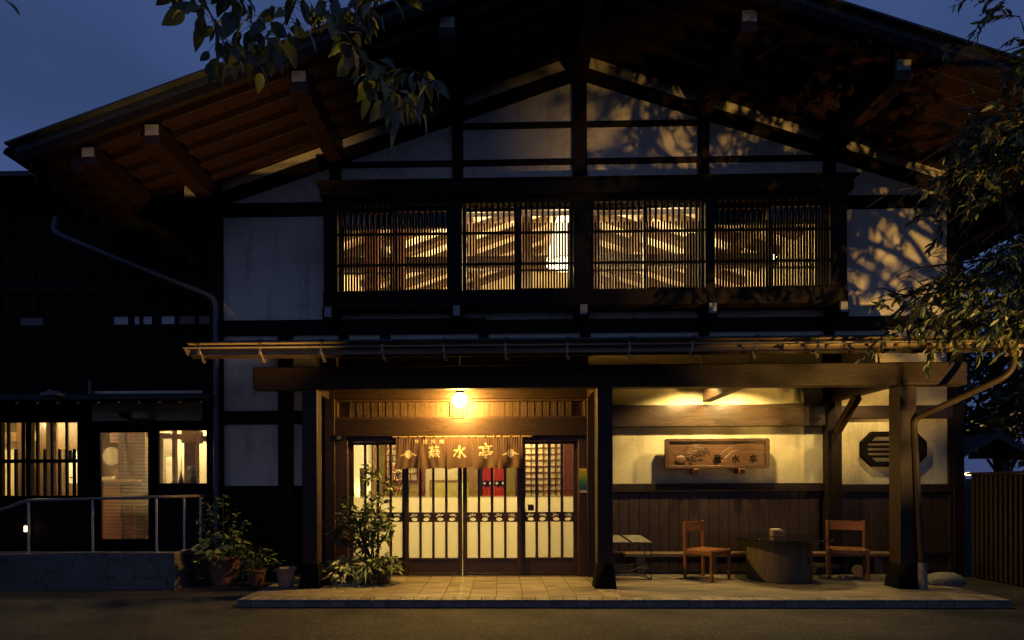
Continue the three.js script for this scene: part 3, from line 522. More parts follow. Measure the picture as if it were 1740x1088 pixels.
{ // globe lamp over the door
  const t = thing('porch_lamp', 'bright white globe lamp hanging over the entrance', 'lamp', [-0.535, 2.488, 0.84]);
  mesh(t, 'globe', new THREE.SphereGeometry(0.098, 24, 18), glow('porch_globe', 1, 0.84, 0.52, 9));
  mesh(t, 'collar', new THREE.CylinderGeometry(0.05, 0.06, 0.05, 18), mMetal, 0, 0.115, 0); mesh(t, 'rod', new THREE.CylinderGeometry(0.01, 0.01, 0.52, 8), mMetal, 0, 0.39, 0);
  lampPoint(-0.535, 2.488, 0.84, [1, 0.58, 0.12], 30, 4.5);
}
for (const [x, l] of [[5.15, 'small can downlight under the porch roof above the octagonal window'], [2.76, 'small can downlight under the porch roof above the left end of the carved sign'], [3.44, 'small can downlight under the porch roof above the right end of the carved sign']]) {   // hidden from the street by the front beam
  const t = thing('alcove_downlight', l, 'lamp', [x, 2.86, 0.56]);
  mesh(t, 'can', new THREE.CylinderGeometry(0.05, 0.06, 0.14, 20, 1, true), mMetal, 0, 0.0, 0); mMetal.side = THREE.DoubleSide;
  mesh(t, 'lamp_face', new THREE.CircleGeometry(0.048, 20).rotateX(Math.PI / 2), glow('downlight_glow_' + Math.round(x * 10), 1, 0.8, 0.45, 6), 0, -0.04, 0);
  mesh(t, 'stem', new THREE.CylinderGeometry(0.012, 0.012, 0.26, 8), mMetal, 0, 0.2, 0);
  lampSpot([x, 2.785, 0.56], [x, 0.9, 0.10], [1, 0.70, 0.26], x > 4 ? 4.5 : 13, x > 4 ? 0.95 : 1.25, 0.3, 2.0);
}

// ================================================================ brush lettering (strokes in a 100 x 100 square, y down; last number is the width)
const KANJI = {
  kabu: [[14, 19, 87, 13, 8], [36, 4, 39, 27, 7], [65, 3, 61, 26, 7], [36, 26, 20, 44, 7], [28, 37, 82, 33, 6], [8, 53, 94, 49, 8], [12, 71, 90, 67, 7], [30, 38, 31, 69, 6], [45, 37, 46, 68, 6], [60, 36, 60, 68, 6], [75, 35, 73, 68, 6], [22, 77, 11, 95, 9], [39, 78, 43, 93, 8], [56, 77, 63, 92, 8], [74, 75, 89, 94, 10]],
  sui: [[50, 4, 51, 93, 11], [51, 93, 36, 84, 8], [12, 36, 40, 31, 8], [40, 31, 8, 80, 9], [86, 20, 56, 47, 9], [53, 42, 95, 86, 12]],
  tei: [[47, 0, 56, 13, 9], [7, 24, 93, 16, 8], [30, 31, 33, 52, 7], [31, 32, 72, 28, 6], [72, 28, 68, 50, 7], [33, 50, 68, 47, 5], [14, 59, 9, 76, 8], [13, 61, 92, 56, 7], [92, 56, 82, 72, 7], [26, 75, 78, 71, 7], [53, 73, 53, 97, 9], [53, 97, 38, 88, 7]],
  ryo: [[5, 40, 45, 38, 7], [24, 8, 25, 92, 8], [10, 18, 17, 32, 7], [40, 14, 32, 31, 7], [22, 44, 6, 68, 7], [27, 44, 44, 64, 7], [58, 18, 66, 28, 7], [55, 38, 64, 48, 7], [50, 66, 96, 58, 7], [79, 6, 80, 94, 8]],
  ri: [[6, 18, 40, 16, 7], [8, 48, 38, 46, 7], [4, 82, 42, 76, 7], [23, 18, 23, 80, 8], [52, 12, 53, 54, 7], [52, 12, 92, 12, 7], [92, 12, 91, 54, 7], [53, 33, 91, 32, 6], [53, 53, 91, 52, 6], [72, 12, 72, 90, 7], [52, 72, 92, 70, 6], [44, 92, 98, 90, 7]],
  ryok: [[22, 4, 26, 16, 7], [4, 24, 46, 22, 7], [22, 24, 8, 92, 8], [22, 46, 42, 44, 7], [42, 44, 36, 88, 8], [64, 4, 54, 28, 7], [60, 18, 96, 16, 7], [60, 40, 92, 36, 6], [66, 42, 56, 92, 7], [72, 44, 74, 86, 7], [80, 56, 94, 50, 6], [74, 60, 96, 90, 8]],
  kan: [[26, 4, 4, 32, 7], [26, 6, 46, 28, 7], [12, 36, 12, 92, 7], [12, 36, 40, 36, 6], [40, 36, 40, 62, 7], [12, 48, 40, 48, 5], [12, 62, 40, 62, 6], [12, 90, 44, 72, 7], [74, 2, 76, 12, 6], [54, 18, 54, 30, 7], [54, 18, 96, 18, 6], [96, 18, 94, 30, 7], [62, 32, 62, 92, 7], [62, 34, 90, 34, 6], [90, 34, 90, 54, 6], [62, 54, 90, 54, 6], [62, 68, 92, 68, 6], [92, 68, 92, 92, 6], [62, 91, 92, 91, 6]],
};
function brush(ctx, k, x, y, s) {
  for (const [a, b, c, d, w] of KANJI[k]) {
    const X0 = x + a * s / 100, Y0 = y + b * s / 100, X1 = x + c * s / 100, Y1 = y + d * s / 100, n = 14;
    for (let i = 0; i <= n; i++) { const t = i / n, r = w * s / 155 * (1.12 - 0.5 * t + 0.28 * Math.sin(t * 9)); ctx.beginPath(); ctx.arc(lerp(X0, X1, t), lerp(Y0, Y1, t), Math.max(r, 0.6), 0, 7); ctx.fill(); }
  }
}
function brushShapes(k, s, depth) {                                   // the same strokes as carved pieces
  const gs = KANJI[k].map(([a, b, c, d, w]) => { const dx = c - a, dy = d - b, L = Math.hypot(dx, dy), nx = -dy / L * w / 2, ny = dx / L * w / 2, f = s / 100; return poly([[a + nx * 1.1, b + ny * 1.1], [lerp(a, c, 0.5) + nx * 0.8, lerp(b, d, 0.5) + ny * 0.8], [c + nx * 0.6, d + ny * 0.6], [c + dx / L * w * 0.3, d + dy / L * w * 0.3], [c - nx * 0.6, d - ny * 0.6], [lerp(a, c, 0.5) - nx * 0.8, lerp(b, d, 0.5) - ny * 0.8], [a - nx * 1.1, b - ny * 1.1], [a - dx / L * w * 0.3, b - dy / L * w * 0.3]].map(([x, y]) => [(x - 50) * f, (50 - y) * f]), depth * (0.9 + 0.2 * rnd())); });
  return mergeGeometries(gs);
}
function crest(ctx, cx, cy, s) {                                       // a turnip with three standing leaves and one long leaf to each side
  ctx.beginPath(); ctx.moveTo(cx, cy + 0.42 * s); ctx.bezierCurveTo(cx - 0.14 * s, cy + 0.34 * s, cx - 0.30 * s, cy + 0.22 * s, cx - 0.27 * s, cy + 0.02 * s); ctx.bezierCurveTo(cx - 0.2 * s, cy - 0.06 * s, cx + 0.2 * s, cy - 0.06 * s, cx + 0.27 * s, cy + 0.02 * s); ctx.bezierCurveTo(cx + 0.30 * s, cy + 0.22 * s, cx + 0.14 * s, cy + 0.34 * s, cx, cy + 0.42 * s); ctx.fill();
  const lf = (x, y, a, b, t) => { ctx.beginPath(); ctx.ellipse(cx + x * s, cy + y * s, a * s, b * s, t, 0, 7); ctx.fill(); };
  lf(0, -0.19, 0.075, 0.16, 0); lf(-0.13, -0.15, 0.065, 0.14, -0.55); lf(0.13, -0.15, 0.065, 0.14, 0.55);
  for (const f of [-1, 1]) { lf(f * 0.26, -0.04, 0.14, 0.06, f * 0.62); lf(f * 0.40, 0.05, 0.15, 0.06, f * 0.5); lf(f * 0.56, 0.10, 0.12, 0.045, f * 0.25); }
}
{ // shop curtain over the door: five cloths on a pole
  const cv = document.createElement('canvas'); cv.width = 2000; cv.height = 500; const c = cv.getContext('2d');
  c.fillStyle = '#fff'; c.fillRect(0, 0, 2000, 500);
  const im = c.getImageData(0, 0, 2000, 500); for (let y = 0; y < 500; y++) for (let x = 0; x < 2000; x++) { const o = (y * 2000 + x) * 4, k = 0.9 + 0.10 * (lat(x % 97, y >> 1, 256) - 0.5) + 0.08 * (lat(x, y % 61, 256) - 0.5) + 0.1 * (fbm(x / 90, y / 90, 64, 3) - 0.5); im.data[o] = 88 * k; im.data[o + 1] = 61 * k; im.data[o + 2] = 45 * k; im.data[o + 3] = 255; }
  c.putImageData(im, 0, 0);
  c.fillStyle = '#b9ac8c';
  crest(c, 200, 265, 195); crest(c, 1800, 255, 195);
  brush(c, 'kabu', 500, 130, 200); brush(c, 'sui', 893, 135, 210); brush(c, 'tei', 1290, 105, 240);
  ['ryo', 'ri', 'ryok', 'kan'].forEach((k, i) => brush(c, k, 298 + i * 128, 30, 74));
  const T = new THREE.CanvasTexture(cv); T.colorSpace = THREE.SRGBColorSpace; T.wrapS = T.wrapT = THREE.ClampToEdgeWrapping;
  const mN = M('noren_cloth', 1, 1, 1, { map: T, roughness: 0.95, transmission: 0.12, thickness: 0, sheen: 0.2 });
  const t = thing('shop_curtain', 'brown cloth curtain of five panels with white turnip crests and brush lettering over the door', 'curtain', [-0.555, 1.59, 0.62]);
  const pole = mesh(t, 'pole', new THREE.CylinderGeometry(0.011, 0.011, 1.92, 12).rotateZ(Math.PI / 2), mPale, 0.035, 0.428, 0);
  for (const x of [-0.75, 0.95]) mesh(t, 'pole_hook', boxGeo(0.014, 0.04, 0.09, 0.003), mMetal, x, 0.425, -0.04);
  const W = 0.348, Hh = 0.425;
  for (let k = 0; k < 5; k++) {
    const nx = 40, ny = 24, g = new THREE.PlaneGeometry(W, Hh, nx, ny), p = g.attributes.position, uv = g.attributes.uv;
    const f1 = rr(8, 13), f2 = rr(20, 27), p1 = rr(0, 6), p2 = rr(0, 6), lean = rr(-0.06, 0.06);
    for (let i = 0; i < p.count; i++) {
      const u = p.getX(i) / W + 0.5, v = clamp(0.5 - p.getY(i) / Hh, 0, 1);            // v: 0 at the pole
      const drape = Math.pow(v, 1.2), edge = Math.pow(Math.abs(u - 0.5) * 2, 3);
      const z = 0.013 * drape * Math.sin(u * f1 * 0.75 + p1 + lean * v * 40 + v * v * 1.6) + 0.0028 * (0.5 + v) * Math.sin(u * f2 * 0.8 + p2 + v * 5 * Math.sin(p1)) + 0.003 * Math.sin(u * 62 + p1) * Math.pow(1 - v, 2) + 0.016 * edge * drape * (u < 0.5 ? 1 : -0.4) + 0.012;
      const x = p.getX(i) + lean * 0.2 * v * W - (u - 0.5) * 0.03 * drape * W * (1 + Math.sin(p2)), y = p.getY(i) + 0.018 * drape * Math.sin(u * 6 + p2) * 0.5 + (k === 2 ? 0.035 * drape * Math.pow(Math.max(0, u - 0.55) * 2.2, 2) : 0);
      p.setXYZ(i, x, y, z); uv.setXY(i, (k + u) / 5, 1 - v);
    }
    g.computeVertexNormals(); mesh(t, 'cloth_panel', g, mN, (k - 2) * (W + 0.001), 0.207, 0.0);
    for (const x of [-0.13, 0, 0.13]) mesh(t, 'loop', new THREE.TorusGeometry(0.0145, 0.003, 5, 12).rotateY(Math.PI / 2).scale(4, 1, 1), mN, (k - 2) * W + x, 0.428, 0);
  }
}
{ // carved name board on the porch wall
  const t = thing('carved_sign_board', 'carved wooden name board with turnip, mountains and dark characters under the downlight', 'sign', [3.122, 1.80, 0.125]);
  const w = 0.745, h = 0.212, rs = (a, b, r) => { const s = new THREE.Shape(); s.moveTo(-a + r, -b).lineTo(a - r, -b).quadraticCurveTo(a, -b, a, -b + r).lineTo(a, b - r).quadraticCurveTo(a, b, a - r, b).lineTo(-a + r, b).quadraticCurveTo(-a, b, -a, b - r).lineTo(-a, -b + r).quadraticCurveTo(-a, -b, -a + r, -b); return s; };
  const fr = rs(w, h, 0.035); fr.holes.push(new THREE.Path([[-w + 0.055, -h + 0.035], [w - 0.055, -h + 0.035], [w - 0.055, h - 0.035], [-w + 0.055, h - 0.035]].map((p) => new THREE.Vector2(...p))));
  mesh(t, 'frame', uvMetres(poly(fr, 0.035, 0.004), 1.3, 0.45, 0, 0, 0), mSignD, 0, 0, 0);
  const bd = box(t, 'board', mSign, 3.122 - w + 0.05, 3.122 + w - 0.05, 1.80 - h + 0.03, 1.80 + h - 0.03, 0.118, 0.140, 0);
  const mt = (pts, d) => mesh(t, 'carved_mountain', uvMetres(poly(pts, d, 0.003), 1.3, 0.45, rnd(), rnd(), 0), mSign, 0, 0, 0.0125);
  mt([[0.0, -0.06], [0.10, 0.04], [0.2, 0.10], [0.27, 0.12], [0.33, 0.145], [0.40, 0.155], [0.47, 0.14], [0.52, 0.16], [0.58, 0.13], [0.66, 0.10], [0.66, -0.06]], 0.006);
  mt([[0.02, -0.17], [0.12, -0.06], [0.22, 0.03], [0.30, 0.05], [0.38, 0.01], [0.50, 0.03], [0.58, 0.0], [0.66, 0.02], [0.66, -0.17]], 0.010);
  const tu = mesh(t, 'carved_turnip', new THREE.SphereGeometry(0.085, 20, 14).scale(0.95, 0.8, 0.22), mSign, -0.52, -0.092, 0.018);
  mesh(t, 'carved_leaves', mergeGeometries([...Array(22)].map((_, i) => { const a = 0.25 + i * 0.04, L = rr(0.2, 0.44), x = -0.47 + rr(-0.02, 0.03); return taper([V(x, -0.03, 0.016), V(x + L * 0.35, -0.03 + 0.11 * Math.sin(a * 3.2) + rr(0, 0.06), 0.022), V(x + L * 0.75, rr(0.03, 0.13), 0.02), V(x + L, rr(-0.06, 0.08), 0.014)], 0.008, 0.003, 10, 5); })), mSign);
  mesh(t, 'carved_leaves', mergeGeometries([...Array(16)].map(() => leafGeo(rr(0.05, 0.09), rr(0.02, 0.035), 0.3, 0.1).rotateZ(rr(-2.6, 0.2)).translate(rr(-0.46, -0.22), rr(-0.10, 0.06), 0.024))), mSign);
  [['kabu', 0.005, 0.135], ['sui', 0.265, 0.125], ['tei', 0.515, 0.12]].forEach(([k, x, s]) => mesh(t, 'carved_character', brushShapes(k, s, 0.008), mBlack, x, -0.075, 0.024));
  mesh(t, 'hanging_wire', new THREE.CylinderGeometry(0.0015, 0.0015, 0.30, 5), mMetal, -0.35, 0.36, 0.0);
}
for (const [x, w] of [[2.815, 'left'], [3.465, 'right']]) {
  const t = thing('sign_peg', `short wooden peg in the wall under the ${w} end of the carved name board`, 'peg', [x, 1.545, 0.0], 0, 'pegs under the name board');
  mesh(t, 'peg', boxGeo(0.085, 0.07, 0.19, 0.012), mRed, 0, 0, 0.095); mesh(t, 'end_grain', boxGeo(0.066, 0.05, 0.004, 0.001), mDark, 0, 0, 0.1915);
}
{ // poster and nameplate beside the doors
  const cv = document.createElement('canvas'); cv.width = 128; cv.height = 360; const c = cv.getContext('2d'), g = c.createLinearGradient(0, 0, 0, 360);
  [[0, '#b9a21c'], [0.3, '#a59a22'], [0.5, '#4d7a4a'], [0.72, '#16506e'], [1, '#0d3f5e']].forEach((q) => g.addColorStop(...q)); c.fillStyle = g; c.fillRect(0, 0, 128, 360);
  c.fillStyle = '#d8c060'; c.fillRect(0, 0, 128, 18); c.fillStyle = '#2b6b55'; for (let i = 0; i < 6; i++) c.fillRect(10, 60 + i * 26, 60 + (i * 37 % 46), 9); c.fillStyle = '#cfc4a4'; c.fillRect(8, 322, 112, 30); c.fillStyle = '#6b6250'; for (let i = 0; i < 7; i++) c.fillRect(16 + i * 14, 330, 8, 14);
  const T = new THREE.CanvasTexture(cv); T.colorSpace = THREE.SRGBColorSpace;
  const t = thing('poster', 'narrow yellow to blue paper poster hung on the right door jamb', 'poster', [1.142, 1.24, 0.555]);
  mesh(t, 'sheet', new THREE.PlaneGeometry(0.112, 0.335), M('poster_print', 1, 1, 1, { map: T, roughness: 0.6 }), 0, 0.168, 0.003);
  mesh(t, 'string', mergeGeometries([tubeGeo([V(-0.03, 0.336, 0.004), V(0, 0.368, 0.004)], 0.0015, 2, 4), tubeGeo([V(0.03, 0.336, 0.004), V(0, 0.368, 0.004)], 0.0015, 2, 4)]), mCap);
  const n = document.createElement('canvas'); n.width = 128; n.height = 64; const d = n.getContext('2d'); d.fillStyle = '#0c0b0a'; d.fillRect(0, 0, 128, 64); d.fillStyle = '#a59a86'; brush(d, 'ryok', 38, 18, 27); brush(d, 'kan', 66, 18, 27); d.fillRect(30, 6, 70, 2); d.fillRect(30, 56, 70, 2);
  const U = new THREE.CanvasTexture(n); U.colorSpace = THREE.SRGBColorSpace;
  const np = thing('name_plate', 'small black plate with pale lettering left of the doors', 'plate', [-2.225, 2.015, 0.59]);
  mesh(np, 'plate', boxGeo(0.155, 0.075, 0.03, 0.004), mBlack, 0, 0, 0); mesh(np, 'face', new THREE.PlaneGeometry(0.14, 0.062), M('plate_print', 1, 1, 1, { map: U, roughness: 0.4 }), 0, 0, 0.0165);
  const s = document.createElement('canvas'); s.width = s.height = 64; const e = s.getContext('2d'); e.fillStyle = '#3a140c'; e.fillRect(0, 0, 64, 64); e.fillStyle = '#7d6346'; for (let i = 0; i < 3; i++) e.fillRect(8, 8 + i * 18, 48 - i * 9, 6);
  const S = new THREE.CanvasTexture(s); S.colorSpace = THREE.SRGBColorSpace;
  const st = mesh(scene, 'door_sticker', new THREE.PlaneGeometry(0.085, 0.085), M('sticker_print', 1, 1, 1, { map: S, roughness: 0.5 }), 0.425, 1.04, 0.4505); tag(st, 'small dark red square sticker on the glass of the right door', 'sticker');
}

// ================================================================ porch furniture
function chair(label, x, z, turn, w, d) {
  const t = thing('wooden_chair', label, 'chair', [x, PY, z], turn, 'reddish wooden chairs on the porch');
  const b = (name, cx, cy, cz, sx, sy, sz, r = 0.006, rx = 0) => { const m = mesh(t, name, boxGeo(sx, sy, sz, r, Math.floor(rnd() * 3)), mChair, cx, cy, cz); m.rotation.x = rx; return m; };
  const W = w / 2 - 0.02, D = d / 2 - 0.02;
  for (const s of [-1, 1]) { b('leg', s * W, 0.205, D, 0.036, 0.41, 0.036); b('rear_leg', s * W, 0.382, -D, 0.034, 0.765, 0.038, 0.006, -0.012); b('side_rail', s * W, 0.365, 0, 0.024, 0.06, 2 * D - 0.036); }
  b('front_rail', 0, 0.365, D, 2 * W - 0.036, 0.06, 0.024); b('rear_rail', 0, 0.365, -D, 2 * W - 0.036, 0.06, 0.024);
  b('seat', 0, 0.398, 0.0, 2 * W - 0.038, 0.014, 2 * D - 0.03, 0.004);
  const g = new THREE.BoxGeometry(2 * W - 0.034, 0.125, 0.02, 10, 1, 1), p = g.attributes.position; for (let i = 0; i < p.count; i++) p.setZ(i, p.getZ(i) - 0.035 * (1 - Math.pow(p.getX(i) / W, 2))); g.computeVertexNormals();
  mesh(t, 'back_board', uvMetres(g), mChair, 0, 0.695, -D + 0.002);
  return t;
}
chair('reddish wooden chair left of the round table, turned towards it', 2.765, 0.725, 0.66, 0.455, 0.43);
chair('reddish wooden chair right of the round table, facing the street', 4.655, 0.66, -0.45, 0.47, 0.43);
{
  const t = thing('round_table', 'round table made of a thick hollow log with a dark disc top', 'table', [3.70, PY, 0.76]);
  const R = 0.39, ev = new Evaluator(); ev.attributes = ['position', 'normal', 'uv'];
  const g = lathe([[R - 0.012, 0], [R, 0.015], [R + 0.004, 0.25], [R - 0.006, 0.52], [R - 0.02, 0.535], [0, 0.535]], 48); const uv = g.attributes.uv; for (let i = 0; i < uv.count; i++) { const u = uv.getX(i); uv.setXY(i, uv.getY(i) * 0.6, u * 6); }
  const A = new Brush(g), B = new Brush(new THREE.BoxGeometry(0.062, 0.085, 0.12)); B.position.set(0.225, 0.285, 0.335); B.rotation.y = 0.6; A.updateMatrixWorld(); B.updateMatrixWorld();
  const cut = ev.evaluate(A, B, SUBTRACTION);
  mesh(t, 'log_base', cut.geometry, mLog);
  mesh(t, 'disc_top', lathe([[0, 0.545], [0.625, 0.545], [0.632, 0.552], [0.632, 0.559], [0.625, 0.566], [0, 0.566]], 56), M('table_glass', 0.34, 0.35, 0.26, { transmission: 1, thickness: 0, roughness: 0.03 }));
}
{
  const t = thing('tissue_box', 'small wooden box with a white top edge on the round table', 'box', [3.70, PY + 0.568, 0.72]);
  mesh(t, 'case', boxGeo(0.16, 0.075, 0.11, 0.006), mBench, 0, 0.038, 0); mesh(t, 'lid', boxGeo(0.118, 0.016, 0.10, 0.003), mPale, -0.02, 0.086, -0.005); mesh(t, 'paper', boxGeo(0.11, 0.006, 0.03, 0.002), mWhite, -0.02, 0.098, 0.01);
}
{
  const t = thing('bench', 'long low plank bench against the porch wall', 'bench', [3.6, PY, 0.25]);
  box(t, 'plank', mBench, 1.75, 5.55, 0.335, 0.385, 0.08, 0.36, 0.008);
  for (const x of [1.98, 3.0, 4.2, 5.3]) box(t, 'leg', mBench, x - 0.06, x + 0.06, PY, 0.333, 0.12, 0.32, 0.008);
}
for (const [x, z, r, l, a, lab] of [[4.55, 0.30, 0.085, 0.38, 0.2, 'thick cut log lying under the bench behind the right chair'], [4.98, 0.33, 0.07, 0.22, 1.2, 'short log end under the bench right of the thick log']]) {
  const t = thing('log', lab, 'log', [x, PY, z], a);
  mesh(t, 'trunk', new THREE.CylinderGeometry(r, r * 1.06, l, 18, 1, true).rotateZ(Math.PI / 2), mTrunk, 0, r, 0);
  for (const s of [-1, 1]) mesh(t, 'cut_face', new THREE.CircleGeometry(r * (s > 0 ? 1 : 1.06), 18).rotateY(s * Math.PI / 2), mPale, s * l / 2, r, 0);
}
{ // newspaper rack
  const mNews = M('newsprint', 0.22, 0.205, 0.17, { map: T_STONE, roughness: 0.9 });
  const t = thing('newspaper_rack', 'low black metal rack with two white newspapers beside the middle porch post', 'rack', [1.78, PY, 0.72]);
  const b = (a, c, r = 0.008) => mesh(t, 'frame_bar', tubeGeo([V(...a), V(...c)], r, 1, 6), mMetal);
  const x0 = -0.36, x1 = 0.20, z0 = -0.16, z1 = 0.16, h = 0.50;
  for (const x of [x0, x1]) for (const z of [z0, z1]) b([x, 0.01, z], [x, h, z]);
  for (const y of [0.02, 0.16, h]) { for (const x of [x0, x1]) b([x, y, z0], [x, y, z1]); for (const z of [z0, z1]) b([x0, y, z], [x1, y, z]); }
  b([x0, 0.16, -0.05], [x1, 0.02, 0.1]); b([x0, 0.02, 0.05], [x1, 0.16, -0.1]); b([-0.08, h, z0], [-0.08, h, z1]);
  for (const [cx, w] of [[-0.23, 0.24], [0.055, 0.25]]) { const g = new THREE.PlaneGeometry(w, 0.34, 8, 6).rotateX(-Math.PI / 2), p = g.attributes.position; for (let i = 0; i < p.count; i++) p.setXYZ(i, p.getX(i) - p.getZ(i) * 0.12 + (p.getZ(i)) * 0.35, 0.002 * Math.sin(p.getX(i) * 50), p.getZ(i)); g.computeVertexNormals(); const m = mesh(t, 'newspaper', g, mNews, cx, h + 0.035, 0.0); m.rotation.x = 0.22; }
}
{ // stone at the right end of the porch
  const g = new THREE.IcosahedronGeometry(0.15, 4), p = g.attributes.position; for (let i = 0; i < p.count; i++) { const q = V().fromBufferAttribute(p, i), n = fbm(q.x * 4 + 9, q.y * 4 + q.z * 3 + 9, 64, 3), k = 0.75 + 0.5 * n; p.setXYZ(i, q.x * k * 1.55, Math.max(-0.05, q.y * k * 0.72), q.z * k); } g.computeVertexNormals();
  tag(mesh(scene, 'garden_stone', uvMetres(g, 0.5, 0.5), mRock, 5.55, 0.13, 1.15), 'pale rounded garden stone beside the right porch post', 'stone');
}

// ================================================================ left wing
const WZ = -0.4;
const wing = thing('side_wing', 'dark low wing with lit lattice windows and a blind-covered glass door', 'building', [-6.2, 0, WZ]);
{
  const B = (name, m, x0, x1, y0, y1, z0, z1, r = 0.006, par = wing) => box(par, name, m, x0, x1, y0, y1, z0, z1, r);
  const f = WZ, b = WZ - 0.12;
  B('wall', mBlack, -12, -8.35, 0, 5.9, b, f); B('wall', mBlack, -8.35, -6.62, 0, 1.17, b, f); B('wall', mBlack, -8.35, -4.31, 2.86, 3.84, b, f); B('wall', mBlack, -8.35, -6.42, 2.42, 2.86, b, f);
  B('post', mBlack, -6.62, -6.42, 0, 2.42, b, f + 0.05); B('wall', mBlack, -5.49, -5.41, 0, 2.40, b, f + 0.03); B('wall', mBlack, -4.58, -4.31, 0, 2.86, b, f + 0.02);
  B('wall', mDark, -5.41, -4.58, 0.35, 1.38, b, f); B('wall', mBlack, -8.35, -4.31, 4.10, 5.98, b, f); B('lintel', mBlack, -6.42, -4.58, 2.255, 2.385, b, f + 0.04); B('plaster_panel', mPlasterY, -6.42, -4.66, 2.386, 2.86, b + 0.03, f);
  B('threshold', mBlack, -6.42, -5.49, 0.35, 0.47, b, f + 0.02); B('door_side', mBlack, -6.42, -6.345, 0.47, 2.255, b, f + 0.03);
  B('wall', mBlack, -4.66, -4.58, 2.386, 2.86, b, f + 0.01); B('roof', mRoof, -12, -4.32, 5.98, 6.06, -6, 0.1); B('rear_wall', mBlack, -12, -4.32, 0, 5.98, -5.2, -5.1);
  // upper storey: a strip of panes with paper behind
  const pane = M('window_paper', 0.30, 0.31, 0.34, { roughness: 0.25, clearcoat: 1, clearcoatRoughness: 0.05 });
  B('window_rail', mBlack, -8.35, -4.31, 3.84, 3.90, b, f + 0.02); B('window_rail', mBlack, -8.35, -4.31, 4.045, 4.10, b, f + 0.02);
  for (const [x0, x1, m] of [[-7.6, -7.2, 0], [-6.09, -5.84, 1], [-5.76, -5.66, 1], [-5.62, -5.46, 1], [-5.33, -5.10, 1], [-5.05, -4.78, 0], [-4.74, -4.5, 0]]) B('upper_pane', m ? pane : mGlassD, x0, x1, 3.90, 4.045, b + 0.05, f - 0.03, 0);
  for (const [x0, x1] of [[-8.35, -7.6], [-7.2, -6.09], [-5.84, -5.76], [-5.66, -5.62], [-5.46, -5.33], [-5.10, -5.05], [-4.78, -4.74], [-4.5, -4.31]]) B('window_post', mBlack, x0, x1, 3.90, 4.045, b, f);
  for (let x = -8.2; x < -4.4; x += 0.42) B('wall_batten', mDark, x, x + 0.05, 4.11, 5.95, f, f + 0.025, 0);
  B('wall_rail', mDark, -8.35, -4.32, 4.42, 4.50, f + 0.026, f + 0.05, 0);
  // lattice window at the left
  const lw = sub(wing, 'lattice_window');
  for (const [y0, y1] of [[1.17, 1.22], [2.37, 2.42], [1.735, 1.79]]) B('window_rail', mBlack, -8.35, -6.62, y0, y1, f - 0.02, f + 0.045, 0.004, lw);
  for (const x of [-7.90, -7.42]) B('window_post', mBlack, x - 0.045, x + 0.045, 1.22, 2.37, f - 0.05, f + 0.02, 0.004, lw);
  for (let i = 0; i < 15; i++) { const x = -8.32 + i * 0.1165; B('lattice_bar', mBlack, x - 0.016, x + 0.016, 1.22, i % 2 ? 2.37 : 1.95, f + 0.0, f + 0.035, 0, lw); }
  mesh(lw, 'pane', new THREE.PlaneGeometry(1.72, 1.15), mGlass, -7.485 + 6.2, 1.795, -0.06);
  // glass door with blind, window beside it
  const dr = sub(wing, 'glass_door');
  for (const [x0, x1] of [[-6.344, -6.30], [-5.535, -5.49]]) B('door_stile', mBlack, x0, x1, 0.47, 2.255, f - 0.05, f - 0.01, 0.004, dr);
  for (const [y0, y1] of [[0.47, 0.53], [2.21, 2.255]]) B('door_rail', mBlack, -6.30, -5.535, y0, y1, f - 0.05, f - 0.01, 0.004, dr);
  mesh(dr, 'pane', new THREE.PlaneGeometry(0.765, 1.68), mGlass, -5.9175 + 6.2, 1.37, -0.03);
  const sw = sub(wing, 'window');
  for (const [x0, x1] of [[-5.41, -5.385], [-4.605, -4.58]]) B('sash_stile', mBlack, x0, x1, 1.38, 2.255, f - 0.05, f - 0.01, 0.003, sw);
  B('sash_rail', mBlack, -5.385, -4.605, 1.38, 1.405, f - 0.05, f - 0.01, 0.003, sw); B('sash_rail', mBlack, -5.385, -4.605, 2.235, 2.255, f - 0.05, f - 0.01, 0.003, sw); B('sill', mPale, -5.41, -4.58, 1.345, 1.381, f - 0.35, f - 0.06, 0.004, sw);
  mesh(sw, 'pane', new THREE.PlaneGeometry(0.78, 0.83), mGlass, -4.995 + 6.2, 1.82, -0.03);
  const slat = new THREE.BoxGeometry(0.755, 0.0030, 0.0205).rotateX(0.22), slat2 = new THREE.BoxGeometry(0.77, 0.0022, 0.015).rotateX(0.06), mSl = M('blind_slat', 0.40, 0.29, 0.15, { roughness: 0.5, transmission: 0.15 });
  for (let i = 0, y = 0.54; y < 2.205; y += 0.0222, i++) mesh(dr, 'blind_slat', slat, mSl, -5.9175 + 6.2, y, -0.085);
  for (let y = 1.47; y < 2.23; y += 0.0222) mesh(sw, 'blind_slat', slat2, mSl, -4.995 + 6.2, y, -0.085);
  // canopy over the door
  const cn = sub(wing, 'canopy'), ca = 0.22;
  const slab = mesh(cn, 'canopy_roof', boxGeo(4.2, 0.035, 0.85, 0.004), mRoof, -6.28 + 6.2, 2.715, 0.38); slab.rotation.x = ca;
  const bd = mesh(cn, 'canopy_board', boxGeo(4.16, 0.02, 0.80, 0), mDark, -6.28 + 6.2, 2.683, 0.37); bd.rotation.x = ca;
  for (let i = 0; i < 14; i++) { const x = -8.15 + i * 0.298, r = mesh(cn, 'canopy_rafter', boxGeo(0.045, 0.05, 0.80, 0.003), mDark, x + 6.2, 2.648, 0.37); r.rotation.x = ca; mesh(r, 'rafter_end', boxGeo(0.026, 0.022, 0.006, 0), mCap, 0, 0.0, 0.404); }
